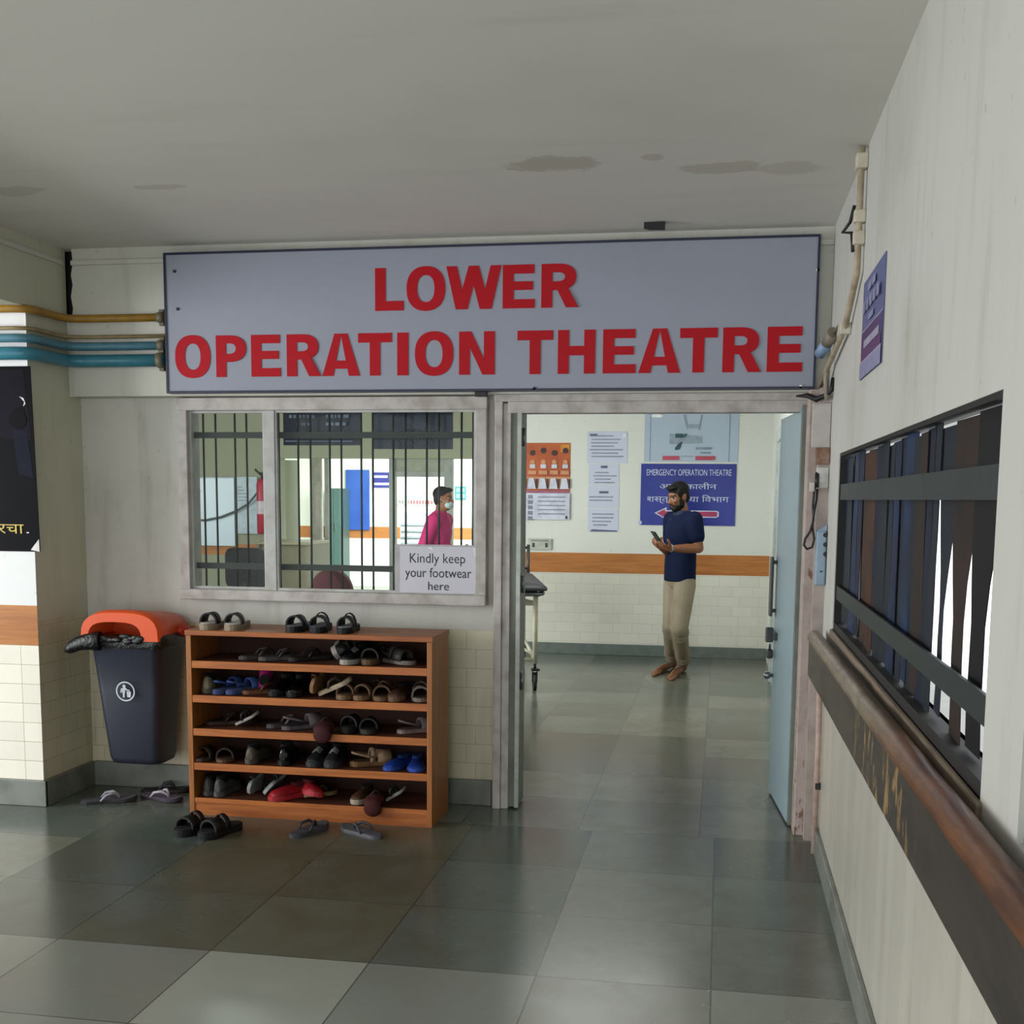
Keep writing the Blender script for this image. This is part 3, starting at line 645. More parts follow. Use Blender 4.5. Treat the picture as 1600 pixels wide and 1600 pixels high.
def shoe(name, label, upper='#2a2a2e', sole='#c9c6c0', lining='#15110f', L=.26, W=.094, h=.024, hh=.075, low=False, laces=None, cat='shoe', group=None, rough=.5):
    t = thing(name, label, cat, group=group)
    obj('sole', sole_bm(L, W, 0, h, 1.02), m_(sole), t, True)
    stn = [.02, .07, .15, .27, .40, .52, .66, .80, .91, .975]; hs = [.62, .92, 1.0, .93, .86, .80, .62, .46, .34, .16]
    if low: hs = [.55, .75, .72, .62, .58, .60, .55, .46, .34, .16]
    b = bm_new(); rows = []
    for s_, q in zip(stn, hs):
        w0 = max(hw(s_), .1)*W*.97; y = (s_-.5)*L; r = []
        for k in range(11):
            a = PI*k/10; c_, sn = math.cos(a), math.sin(a)
            r.append((-math.copysign(abs(c_)**.75, c_)*w0*(1-.18*sn), y, h-.003+hh*q*abs(sn)**.8))
        rows.append(r)
    loft(b, rows, cap=True, closed=True); obj('upper', b, plain(dk(upper), rough, var=.15, scale=25, spec=.3 if rough > .2 else .5), t, True)
    b = bm_new(); top = []
    for k in range(16):
        a = 2*PI*k/16; y = (-.22+.20*math.sin(a))*L; x = .30*W*math.cos(a)
        tt = y/L+.5; top.append((x, y))
    lv = h+hh*(.86 if not low else .60)
    prism(b, top, lv-.02, lv+(.012 if not low else .006), 'xy'); obj('opening', b, m_(lining, .9), t, True)
    if laces:
        b = bm_new()
        for k in range(4):
            y = (.06+.05*k)*L; q = h+hh*(.86-.5*max(0, (y/L+.5-.5))*1.6); tube(b, [(-.22*W, y, q-.012), (0, y+.004, q+.004), (.22*W, y, q-.012)], .0035, 6)
        obj('laces', b, m_(laces), t, True)
    return t
def put(t, x, y, z, rz=0.0, rx=0.0, ry=0.0):
    t.location = (x, y, z); t.rotation_euler = (math.radians(rx), math.radians(ry), math.radians(rz)); return t
cx5 = lambda v: A(280+v*.275, 1100, 5.5).x          # column of the rack close-up to a place along the rack
G_top, G_fl = 'footwear on top of the shoe rack', 'footwear on the floor around the rack'
G = ['footwear on the top shelf', 'footwear on the second shelf', 'footwear on the third shelf', 'footwear on the fourth shelf', 'footwear on the lowest shelf']
zt = RZT
# on top
put(slide('slide_sandal', 'beige-soled sandal with black and white strap, leftmost on top of the rack', '#8d7f6b', '#151515', '#c9c4bb', group=G_top, h=.032), cx5(165), 5.60, zt, 178)
put(slide('slide_sandal', 'beige-soled sandal with white-patched strap, second from left on top of the rack', '#8d7f6b', '#2a2826', '#d2cdc6', group=G_top, h=.032), cx5(297), 5.60, zt, 184)
put(slide('slide_sandal', 'black strap sandal on top of the rack, left one of the middle pair', '#161619', '#141417', '#6f7074', group=G_top), cx5(655), 5.60, zt, 176)
put(slide('slide_sandal', 'black strap sandal on top of the rack, right one of the middle pair', '#1a1a1e', '#18181b', '#5e6066', group=G_top, two=True), cx5(775), 5.60, zt, 186)
put(slide('slide_sandal', 'lone small black sandal with two straps, rightmost on top of the rack', '#19191d', '#17171b', '#8a8c92', group=G_top, two=True, L=.23, W=.085), cx5(933), 5.60, zt, 180)
SHELF_SHADE = .8  # footwear on the shelves coloured darker for the shade inside the rack
# shelf rows: kind, column, depth, yaw, extra
z1, z2, z3, z4, z5 = [v+.004 for v in SHZ]
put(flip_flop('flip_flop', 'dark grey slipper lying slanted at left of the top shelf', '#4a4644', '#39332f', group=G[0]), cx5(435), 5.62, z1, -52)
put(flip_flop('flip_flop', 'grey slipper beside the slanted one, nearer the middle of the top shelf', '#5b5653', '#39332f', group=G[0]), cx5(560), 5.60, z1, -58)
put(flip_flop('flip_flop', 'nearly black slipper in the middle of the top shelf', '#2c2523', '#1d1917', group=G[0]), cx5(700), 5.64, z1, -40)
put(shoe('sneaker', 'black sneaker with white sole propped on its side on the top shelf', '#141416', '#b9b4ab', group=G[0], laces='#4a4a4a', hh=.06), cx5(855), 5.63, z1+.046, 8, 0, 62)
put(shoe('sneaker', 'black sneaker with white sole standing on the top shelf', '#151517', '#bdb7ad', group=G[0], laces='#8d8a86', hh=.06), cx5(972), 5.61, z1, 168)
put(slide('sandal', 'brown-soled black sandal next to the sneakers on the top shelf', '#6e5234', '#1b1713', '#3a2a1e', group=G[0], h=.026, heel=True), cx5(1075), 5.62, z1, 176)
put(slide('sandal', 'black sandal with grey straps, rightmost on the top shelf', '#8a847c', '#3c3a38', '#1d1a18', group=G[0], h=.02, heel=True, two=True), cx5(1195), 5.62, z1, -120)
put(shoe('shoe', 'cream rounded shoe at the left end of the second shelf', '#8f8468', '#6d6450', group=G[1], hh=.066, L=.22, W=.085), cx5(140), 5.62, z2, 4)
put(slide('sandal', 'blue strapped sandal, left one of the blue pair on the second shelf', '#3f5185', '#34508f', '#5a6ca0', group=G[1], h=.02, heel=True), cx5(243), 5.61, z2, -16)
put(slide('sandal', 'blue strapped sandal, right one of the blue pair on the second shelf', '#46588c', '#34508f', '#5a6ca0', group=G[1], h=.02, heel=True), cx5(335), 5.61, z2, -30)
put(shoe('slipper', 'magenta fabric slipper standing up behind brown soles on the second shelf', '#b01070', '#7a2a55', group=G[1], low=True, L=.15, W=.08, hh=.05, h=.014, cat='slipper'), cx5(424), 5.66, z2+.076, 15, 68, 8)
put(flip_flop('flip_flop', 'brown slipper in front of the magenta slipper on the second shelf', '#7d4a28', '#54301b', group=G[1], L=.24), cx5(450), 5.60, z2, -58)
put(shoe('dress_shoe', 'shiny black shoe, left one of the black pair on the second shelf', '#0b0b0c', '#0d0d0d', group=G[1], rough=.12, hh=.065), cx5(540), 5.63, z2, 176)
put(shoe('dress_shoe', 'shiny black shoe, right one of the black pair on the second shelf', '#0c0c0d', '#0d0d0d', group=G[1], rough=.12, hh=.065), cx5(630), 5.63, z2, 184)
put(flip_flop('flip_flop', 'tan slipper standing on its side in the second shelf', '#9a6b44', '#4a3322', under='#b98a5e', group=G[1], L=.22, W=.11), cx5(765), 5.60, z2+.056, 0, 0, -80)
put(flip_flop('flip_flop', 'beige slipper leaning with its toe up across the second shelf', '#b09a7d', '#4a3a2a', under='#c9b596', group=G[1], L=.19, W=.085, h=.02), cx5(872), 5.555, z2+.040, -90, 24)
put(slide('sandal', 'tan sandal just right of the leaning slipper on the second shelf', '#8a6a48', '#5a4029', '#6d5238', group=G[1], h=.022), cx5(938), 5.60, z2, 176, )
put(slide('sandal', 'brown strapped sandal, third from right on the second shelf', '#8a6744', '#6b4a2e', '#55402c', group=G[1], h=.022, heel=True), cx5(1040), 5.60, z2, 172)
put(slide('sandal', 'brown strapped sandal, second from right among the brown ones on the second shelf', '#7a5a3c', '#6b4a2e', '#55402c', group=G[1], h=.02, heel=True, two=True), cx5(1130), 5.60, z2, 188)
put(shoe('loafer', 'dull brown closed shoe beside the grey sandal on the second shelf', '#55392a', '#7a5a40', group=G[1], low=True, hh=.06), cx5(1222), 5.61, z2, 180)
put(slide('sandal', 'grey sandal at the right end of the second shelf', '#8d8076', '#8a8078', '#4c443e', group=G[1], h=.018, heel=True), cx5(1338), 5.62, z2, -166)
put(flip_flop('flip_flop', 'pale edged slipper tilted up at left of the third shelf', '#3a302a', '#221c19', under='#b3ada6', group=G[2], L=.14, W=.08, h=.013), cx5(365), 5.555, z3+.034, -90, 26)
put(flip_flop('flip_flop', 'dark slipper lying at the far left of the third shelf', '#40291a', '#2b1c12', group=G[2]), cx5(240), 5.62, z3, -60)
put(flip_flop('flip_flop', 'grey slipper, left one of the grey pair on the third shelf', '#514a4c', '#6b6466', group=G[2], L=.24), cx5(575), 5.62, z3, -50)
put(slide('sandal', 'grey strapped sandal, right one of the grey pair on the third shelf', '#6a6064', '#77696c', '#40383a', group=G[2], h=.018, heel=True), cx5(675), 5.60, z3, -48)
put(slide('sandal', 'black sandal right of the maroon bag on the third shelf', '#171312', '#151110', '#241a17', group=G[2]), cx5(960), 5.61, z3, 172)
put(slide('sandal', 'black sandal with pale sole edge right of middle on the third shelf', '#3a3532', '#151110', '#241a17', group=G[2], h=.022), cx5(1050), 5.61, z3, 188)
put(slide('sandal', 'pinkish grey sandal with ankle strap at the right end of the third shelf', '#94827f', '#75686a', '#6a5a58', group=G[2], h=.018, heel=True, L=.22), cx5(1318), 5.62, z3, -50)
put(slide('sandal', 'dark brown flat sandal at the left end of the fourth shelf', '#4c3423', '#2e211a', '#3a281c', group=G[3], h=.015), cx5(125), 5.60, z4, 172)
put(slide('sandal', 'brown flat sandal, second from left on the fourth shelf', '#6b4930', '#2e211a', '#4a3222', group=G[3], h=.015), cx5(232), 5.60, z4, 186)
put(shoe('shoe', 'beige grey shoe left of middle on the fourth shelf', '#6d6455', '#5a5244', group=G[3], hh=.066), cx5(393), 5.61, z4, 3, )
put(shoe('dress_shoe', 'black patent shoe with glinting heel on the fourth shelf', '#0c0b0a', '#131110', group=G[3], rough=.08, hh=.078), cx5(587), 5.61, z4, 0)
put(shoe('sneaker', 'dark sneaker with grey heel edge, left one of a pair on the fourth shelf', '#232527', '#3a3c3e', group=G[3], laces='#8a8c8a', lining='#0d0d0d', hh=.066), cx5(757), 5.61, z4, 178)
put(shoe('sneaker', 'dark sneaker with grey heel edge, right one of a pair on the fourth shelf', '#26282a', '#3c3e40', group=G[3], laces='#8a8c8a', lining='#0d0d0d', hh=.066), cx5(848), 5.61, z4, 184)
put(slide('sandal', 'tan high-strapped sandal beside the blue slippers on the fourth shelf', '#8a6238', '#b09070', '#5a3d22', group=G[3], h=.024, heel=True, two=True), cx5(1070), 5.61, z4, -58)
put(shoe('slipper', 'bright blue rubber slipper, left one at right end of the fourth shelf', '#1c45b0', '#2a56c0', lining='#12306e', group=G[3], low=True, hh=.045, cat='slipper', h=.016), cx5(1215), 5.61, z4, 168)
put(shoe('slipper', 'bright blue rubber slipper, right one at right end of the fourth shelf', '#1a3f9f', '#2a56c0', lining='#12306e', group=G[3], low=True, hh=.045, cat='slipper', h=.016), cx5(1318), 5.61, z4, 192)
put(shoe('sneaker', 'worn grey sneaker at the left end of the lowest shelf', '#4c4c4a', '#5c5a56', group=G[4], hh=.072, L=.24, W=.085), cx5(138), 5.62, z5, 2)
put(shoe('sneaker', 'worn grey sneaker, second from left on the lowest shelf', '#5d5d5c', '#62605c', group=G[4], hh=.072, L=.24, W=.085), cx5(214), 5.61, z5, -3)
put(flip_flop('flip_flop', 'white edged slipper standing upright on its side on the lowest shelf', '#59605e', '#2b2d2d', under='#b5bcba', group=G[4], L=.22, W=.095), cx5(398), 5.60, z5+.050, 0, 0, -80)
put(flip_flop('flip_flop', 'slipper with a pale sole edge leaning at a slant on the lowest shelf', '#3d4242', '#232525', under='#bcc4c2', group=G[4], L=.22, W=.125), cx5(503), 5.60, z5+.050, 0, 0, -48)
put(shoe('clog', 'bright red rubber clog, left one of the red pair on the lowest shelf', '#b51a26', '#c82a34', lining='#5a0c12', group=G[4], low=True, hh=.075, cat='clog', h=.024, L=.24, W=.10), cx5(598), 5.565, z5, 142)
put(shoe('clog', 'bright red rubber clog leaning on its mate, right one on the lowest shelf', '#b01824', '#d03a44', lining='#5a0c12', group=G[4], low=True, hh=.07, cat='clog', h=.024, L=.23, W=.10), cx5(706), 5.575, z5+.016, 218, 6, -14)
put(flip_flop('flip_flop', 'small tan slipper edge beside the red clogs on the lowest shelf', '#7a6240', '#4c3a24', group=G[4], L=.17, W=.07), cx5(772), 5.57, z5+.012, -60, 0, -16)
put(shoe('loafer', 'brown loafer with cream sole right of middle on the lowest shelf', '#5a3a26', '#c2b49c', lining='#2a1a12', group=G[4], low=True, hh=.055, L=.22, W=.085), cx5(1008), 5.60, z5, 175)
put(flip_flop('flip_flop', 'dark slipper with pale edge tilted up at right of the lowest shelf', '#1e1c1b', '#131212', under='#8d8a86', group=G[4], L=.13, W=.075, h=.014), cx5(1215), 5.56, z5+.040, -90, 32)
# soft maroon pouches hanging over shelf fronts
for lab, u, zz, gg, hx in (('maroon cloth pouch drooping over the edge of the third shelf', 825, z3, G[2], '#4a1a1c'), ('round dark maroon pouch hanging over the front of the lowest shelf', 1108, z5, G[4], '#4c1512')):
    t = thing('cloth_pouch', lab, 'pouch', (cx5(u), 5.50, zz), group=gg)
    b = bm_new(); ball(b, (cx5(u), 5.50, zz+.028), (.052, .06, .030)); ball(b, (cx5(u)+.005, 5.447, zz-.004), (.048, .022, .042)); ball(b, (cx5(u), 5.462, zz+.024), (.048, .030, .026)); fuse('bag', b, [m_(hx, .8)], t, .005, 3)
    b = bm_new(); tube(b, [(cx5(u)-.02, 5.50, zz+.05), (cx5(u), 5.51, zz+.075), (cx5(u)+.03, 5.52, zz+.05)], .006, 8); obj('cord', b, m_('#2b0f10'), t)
SHELF_SHADE = 1.0
# floor
def onfloor(x, y): return AZ(x, y, 0.0)
p = onfloor(170, 1253); put(flip_flop('flip_flop', 'grey flip-flop with white straps below the waste bin, nearest the corner', '#56535c', '#a7a3b0', under='#2e2c30', group=G_fl, L=.29, W=.105), p.x, p.y, 0, -62)
p = onfloor(252, 1249); put(flip_flop('flip_flop', 'mauve grey flip-flop with pale straps between waste bin and rack', '#62586a', '#b3adbb', under='#2f2a33', group=G_fl, L=.28, W=.105), p.x, p.y, 0, -108)
p = onfloor(262, 1236); put(flip_flop('flip_flop', 'dark slipper against the skirting behind the mauve flip-flop', '#2b282c', '#3d3a42', group=G_fl, L=.26), p.x, p.y-.02, 0, -75)
p = onfloor(305, 1298); put(slide('slide_sandal', 'chunky black sandal on the floor at the left foot of the rack', '#0d0d0f', '#101012', '#1d1d1f', h=.034, two=True, group=G_fl, L=.26, W=.11), p.x, p.y, 0, 166)
p = onfloor(345, 1303); put(slide('slide_sandal', 'chunky black sandal on the floor, right one of the black pair', '#0d0d0f', '#101012', '#1d1d1f', h=.034, two=True, group=G_fl, L=.26, W=.11), p.x, p.y, 0, 158)
p = onfloor(483, 1300); put(flip_flop('flip_flop', 'dark grey flip-flop pointing at the rack, left one of the pair before it', '#45454c', '#2b2b30', group=G_fl, L=.26, W=.095), p.x, p.y, 0, -20)
p = onfloor(565, 1303); put(flip_flop('flip_flop', 'grey flip-flop lying turned, right one of the pair before the rack', '#55565c', '#3f4046', group=G_fl, L=.27, W=.1), p.x, p.y, 0, 58)

# ================================================================ WASTE BIN
M_bin = plain('#262a38', .45, var=.08, scale=4); M_lid = plain('#e0541c', .38, var=.05, scale=5)
BX, BY = -2.985, 5.72
bin_ = thing('waste_bin', 'dark blue wall-hung waste bin with orange hood left of the rack', 'waste bin', (BX, BY, .195))
def rrect(cx, cy_, hx, hy, r, n=5):
    out = []
    for qx, qy, a0 in ((1, 1, 0), (-1, 1, PI/2), (-1, -1, PI), (1, -1, 3*PI/2)):
        for k in range(n): a = a0+PI/2*k/(n-1); out.append((cx+qx*(hx-r)+r*math.cos(a), cy_+qy*(hy-r)+r*math.sin(a)))
    return out
b = bm_new(); rings = []
for z, hx, hy, r in ((.195, .120, .090, .05), (.205, .138, .112, .05), (.235, .145, .118, .045), (.60, .170, .143, .04), (.84, .186, .160, .035), (.85, .191, .166, .035), (.872, .191, .166, .035), (.872, .183, .158, .03), (.60, .163, .138, .03)):
    rings.append([(x, y, z) for x, y in rrect(BX, BY+(.16-hy)*.6, hx, hy, r)])
loft(b, rings); obj('body', b, M_bin, bin_)
yf = BY-.150
# printed emblem: ring and a figure dropping litter into a basket
e = A(197, 1080, 5.565); er = .052
b = bm_new(); n = 28
def ey(z): return BY+(.16-.182)*.6-.145-(z-.6)*.06-.0045
def fl(pts2): b.faces.new([b.verts.new((e.x+u*er, ey(e.z+v*er), e.z+v*er)) for u, v in pts2])
for i in range(n):
    a0, a1 = 2*PI*i/n, 2*PI*(i+1)/n; fl([(math.cos(a0), math.sin(a0)), (math.cos(a1), math.sin(a1)), (.86*math.cos(a1), .86*math.sin(a1)), (.86*math.cos(a0), .86*math.sin(a0))])
fl([(-.12+.17*math.cos(i*PI/6), .52+.17*math.sin(i*PI/6)) for i in range(12)])
fl([(-.45, .3), (.05, .38), (.30, .12), (.22, .02), (.0, .2), (-.05, -.15), (-.3, -.15)]); fl([(-.3, -.15), (-.08, -.15), (-.12, -.62), (-.28, -.62)]); fl([(-.45, .3), (-.3, .1), (-.42, -.15), (-.55, -.12)])
fl([(.12, .0), (.58, .0), (.52, -.58), (.18, -.58)]); fl([(.25, .12), (.42, .2), (.47, .07), (.32, .03)])
o = obj('emblem', b, plain('#c4c8d0', .5), bin_); o['label'] = 'white round tidy-up pictogram'
# hood
def arch(x0, x1, z0, z1, n=12, e=3.2):
    cx = (x0+x1)/2; rx = (x1-x0)/2; pts = []
    for i in range(n+1):
        a = PI*i/n; c_, s_ = math.cos(a), math.sin(a); pts.append((cx+rx*math.copysign(abs(c_)**(2/e), c_), z0+(z1-z0)*abs(s_)**(2/e)))
    return pts
b = bm_new(); yo0, yo1 = BY-.178, BY+.165
oa = arch(BX-.222, BX+.200, .862, 1.005); ia = arch(BX-.182, BX+.110, .862, .958)
def mk(ps, y, dz=0.0, dx=0.0): return [b.verts.new((x+dx, y, z+dz)) for x, z in ps]
of, inf, oback, inb = mk(oa, yo0), mk(ia, yo0), mk([(x, z) for x, z in arch(BX-.212, BX+.203, .868, .985)], yo1), mk(ia, yo0+.26)
o1 = mk([(x, z+.012 if z > .9 else z) for x, z in oa], yo0+.06)
for R1, R2_ in ((of, o1), (o1, oback), (inf, inb), (of, inf)):
    for i in range(len(R1)-1):
        f = b.faces.new((R1[i], R1[i+1], R2_[i+1], R2_[i])); f.smooth = R1 is not of or R2_ is not inf
b.faces.new(oback); b.faces.new(inb[::-1]); obj('hood', b, M_lid, bin_)
b = bm_new(); ball(b, (BX+.205, BY+.10, .895), (.03, .06, .033)); box(b, (BX+.18, BY+.08, .86), (BX+.225, BY+.22, .905), .01); obj('hinge', b, plain('#b8350f', .45), bin_)
b = bm_new(); box(b, (BX-.1, BY+.15, .45), (BX+.1, YW-.002, .80), .004); obj('wall_bracket', b, M_dark, bin_)
b = bm_new(); rings = []; rng = random.Random(3)
for k, (z, ex) in enumerate(((.875, .172), (.888, .198), (.872, .212), (.838, .212), (.808, .203))):
    rr = rrect(BX, BY, ex, ex*.8, .05, 8)
    rings.append([(x*1+rng.uniform(-.004, .004), y+rng.uniform(-.004, .004), z+rng.uniform(-.008, .008)*(k > 1)+(.010 if k == 4 and (i % 5) else 0)) for i, (x, y) in enumerate(rr)])
loft(b, rings, cap=False)
lobe = []
for k in range(8):
    t = k/7; c = Vector((BX-.11-.20*t, BY-.185-.008*math.sin(t*3), .862-.055*t*t)); rz = .050*(1-.4*t)*(1 if k < 7 else .2); ry = .03*(1 if k < 7 else .2)
    lobe.append([(c.x+rng.uniform(-.004, .004), c.y+ry*math.cos(a*PI/5), c.z+rz*math.sin(a*PI/5)+rng.uniform(-.005, .005)) for a in range(10)])
loft(b, lobe)
for q in range(16):
    a = rng.uniform(-.12, .10); ball(b, (BX+a, BY-.178, .872+rng.uniform(-.012, .018)), (rng.uniform(.02, .035), .012, rng.uniform(.01, .02)), 8)
M_bag = NT('black_polythene'); M_bag.b.inputs['Base Color'].default_value = lin('#0c0c0d'); M_bag.b.inputs['Roughness'].default_value = .28; M_bag.bump(M_bag.noise(M_bag.pos()[0], 45, 5, .6, 1.0), .6, .01); M_bag = M_bag.m
obj('bin_liner', b, M_bag, bin_)

# ================================================================ PAPER NOTICE ON THE WINDOW
def facing(name, label, cat, px0, py0, px1, py1, Y, items, mats, thick=.002, group=None, z1=None):
    a = A(px0, py0, Y); c = A(px1, py1, Y); zt_ = a.z if z1 is None else z1
    return sheet(name, label, cat, (a.x, Y, zt_), (c.x-a.x, 0, 0), (0, 0, -(zt_-c.z)), (0, -1, 0), thick, items, mats, group)
M_paper, M_ink, M_paper2 = plain('#c9c8d2', .35, var=.03, scale=3), plain('#23242c', .6), plain('#bfc2cf', .5, var=.03, scale=3)
facing('backing_board', 'pale grey panel filling the lower right corner of the window', 'panel', 617, 850, 749, 931, 5.911, [], [plain('#b3b1b2', .5)], .006)
facing('paper_notice', 'white paper with handwritten style lettering about footwear, taped in the window corner', 'notice', 625, 853, 745, 928, 5.903,
       [('t', 'Kindly keep', .13, .15, .85, .42, 1), ('t', 'your footwear', .07, .46, .93, .73, 1), ('t', 'here', .37, .76, .64, .94, 1), ('p', [(.40, .0), (.47, .10), (.43, .07), (.36, .04)], 2), ('p', [(.95, .02), (.99, .02), (.99, .2), (.96, .16)], 2)],
       [M_paper, M_ink, plain('#e8e8ee', .3)])
# dark blue boards behind the grille
M_nb, M_nb2, M_nt = plain('#1c2440', .25, hex2='#232d45', scale=2), plain('#2a3550', .25), plain('#8e9abb', .4)
T = []
for u0, rows in ((.06, ((.08, .42), (.08, .42), (.18, .36))), (.56, ((.56, .84), (.56, .86), (.56, .84)))):
    for k, (a, e) in enumerate(rows):
        v = .16+.17*k; x = a
        rng = random.Random(int(u0*100)+k)
        while x < e-.03:
            w_ = rng.uniform(.025, .07); T.append(('r', x, v, min(x+w_, e), v+.07, 2)); x += w_+.018
T.append(('r', .04, .90, .9, .925, 2))
facing('notice_board', 'dark blue board with pale lines of text hanging behind the window grille', 'notice board', 443, 640, 565, 696, 6.075, T, [M_nb, M_nb2, M_nt], .008, z1=2.105)
facing('notice_board', 'plain dark blue board hanging behind the grille, right of the lettered one', 'notice board', 582, 640, 708, 702, 6.075, [('r', .03, .1, .4, .7, 1), ('r', .45, .1, .7, .6, 1)], [M_nb, M_nb2, M_nt], .008, z1=2.105)

# ================================================================ HALL WALL POSTERS (seen through the doorway)
YF = 12.128
M_or, M_or2, M_pk, M_wh, M_sk, M_dk, M_gr = plain('#b85a24', .5, hex2='#8f3f1c', scale=3), plain('#cf8a2c', .5), plain('#a5607a', .5), plain('#c9cfdf', .5), plain('#c98f68', .5), plain('#3a1f22', .5), plain('#7d8496', .5)
it = [('r', 0, 0, 1, .62, 1), ('r', .82, .02, .98, .12, 2), ('r', 0, .62, 1, .66, 3), ('r', 0, .44, 1, .60, 5)]
for k in range(5): u = .02+.2*k; it += [('c', u+.09, .10+.03*(k % 2), .05, 6), ('c', u+.09, .25, .045, 5), ('r', u+.04, .28, u+.14, .33, 4), ('r', u+.01, .36, u+.16, .41, 5)]
for k in range(5): u = .02+.2*k; it += [('p', [(u, .60), (u+.03, .46), (u+.12, .46), (u+.16, .60)], 4), ('r', u+.155, .47, u+.185, .59, 6)]
it += [('r', 0, .655, 1, 1, 4)] + [('r', .24, .68+.07*k, .33, .73+.07*k, 7) for k in range(5)] + [('r', .42, .70+.055*k, .92, .712+.055*k, 7) for k in range(5)] + [('r', 0, .70, .04, .98, 7), ('r', .93, .95, .96, .99, 6)]
facing('wall_calendar', 'orange printed poster calendar with white date sheet at left of the doorway view', 'calendar', 806, 692, 890, 812, YF, it, [M_wh, M_or, M_or2, M_pk, M_wh, M_sk, M_dk, M_gr])
def lines(n, v0, v1, u0, u1, mi, seed):
    rng = random.Random(seed); h_ = (v1-v0)/n
    return [('r', u0+rng.uniform(0, .06), v0+h_*k+h_*.25, u1-rng.uniform(0, .3), v0+h_*k+h_*.6, mi) for k in range(n)]
pm = [plain('#c3cbdd', .5, var=.03, scale=3), plain('#8a92aa', .5), plain('#5a607c', .5), plain('#e8ecf0', .4)]
facing('paper_sheet', 'white printed sheet, topmost of the taped column of papers on the hall wall', 'paper', 918, 674, 980, 724, YF, lines(7, .10, .85, .06, .9, 1, 1)+[('c', .93, .14, .05, 3), ('r', .06, .08, .25, .13, 2)], pm)
facing('paper_sheet', 'white printed sheet second from the top in the column of papers', 'paper', 920, 725, 967, 757, YF, lines(4, .35, 1, .15, .95, 1, 2)+[('r', .4, .08, .62, .2, 2)], pm)
facing('paper_sheet', 'white printed sheet third from the top in the column of papers', 'paper', 919, 758, 967, 794, YF, lines(2, .45, .75, .03, .98, 1, 3)+[('r', .36, .26, .66, .36, 2)], pm)
o = facing('paper_sheet', 'lowest white sheet of the paper column, with a painted grey shadow along its bottom edge', 'paper', 919, 795, 966, 831, YF, lines(4, .16, .8, .12, .88, 1, 4)+[('p', [(.06, 1), (.14, .90), (.94, .94), (.97, 1)], 2)], pm)  # last grey polygon paints the shadow at the sheet's bottom edge
mp = [plain('#aebfd0', .18, var=.04, scale=2), plain('#7f93a6', .3), plain('#1f4c56', .4), plain('#b5485a', .4), plain('#8f9fae', .3), plain('#eef2f4', .2)]
facing('floor_plan_poster', 'pale blue poster with a plan drawing, above the dark blue arrow sign', 'poster', 1008, 630, 1153, 722, YF,
       [('r', .06, .0, .07, 1, 1), ('r', .90, .0, .91, 1, 1), ('p', [(.41, .2), (.44, .2), (.47, .44), (.45, .44)], 1), ('p', [(.60, .2), (.62, .2), (.59, .46), (.575, .46)], 1), ('r', .45, .36, .58, .43, 4), ('p', [(.27, .52), (.62, .56), (.62, .68), (.27, .70)], 4),
        ('r', .33, .52, .42, .59, 2), ('p', [(.43, .52), (.46, .52), (.44, .58), (.42, .58)], 2), ('p', [(.33, .76), (.36, .70), (.39, .66), (.41, .66), (.38, .79), (.33, .80)], 2), ('r', .55, .75, .72, .79, 1), ('r', .60, .83, .71, .86, 1),
        ('r', .20, .90, .38, .97, 3), ('r', .55, .90, .76, .97, 3), ('r', .40, .90, .53, .91, 1), ('p', [(.065, .215), (.10, .19), (.16, .19), (.20, .215), (.17, .245), (.09, .245)], 5)], mp)  # last white ellipse paints a lamp's reflection on the glossy poster
bs = [plain('#1d2f94', .3, hex2='#18267a', scale=2), plain('#c6cfe6', .4), plain('#a83a64', .4)]
facing('direction_sign', 'dark blue sign with white lettering and a red left arrow on the hall wall', 'sign', 1002, 724.5, 1148, 822, YF-.004,
       [('t', 'EMERGENCY OPERATION THEATRE', .06, .09, .95, .19, 1), ('t', 'आपत्कालीन', .20, .30, .80, .44, 1), ('t', 'शस्त्रिक्रया िवभाग', .07, .50, .93, .65, 1),
        ('p', [(.15, .80), (.28, .705), (.28, .755), (.80, .755), (.83, .77), (.83, .85), (.80, .87), (.28, .87), (.28, .91)], 1), ('p', [(.175, .80), (.265, .735), (.265, .772), (.80, .772), (.815, .78), (.815, .845), (.80, .853), (.265, .853), (.265, .88)], 2), ('c', .0, .96, .02, 1)], bs, .004)
sw = thing('switch_board', 'small pale switch plate on the hall wall above the orange band', 'switch', A(844, 850, YF))
a, c = A(826, 841, YF), A(862, 859, YF)
b = bm_new(); box(b, (a.x, YF-.022, c.z), (c.x, YF, a.z), .004); obj('plate', b, plain('#b9beb2', .4), sw)
for u in (.22, .78):
    X = a.x+(c.x-a.x)*u; zc = (a.z+c.z)/2-.01; b = bm_new(); box(b, (X-.012, YF-.03, zc-.022), (X+.012, YF-.02, zc+.022), .002); obj('socket', b, plain('#3d413c', .4), sw)
b = bm_new(); box(b, (a.x+.03, YF-.026, a.z-.03), (c.x-.03, YF-.02, a.z-.012), .002); obj('rocker_strip', b, plain('#8f958a', .4), sw)

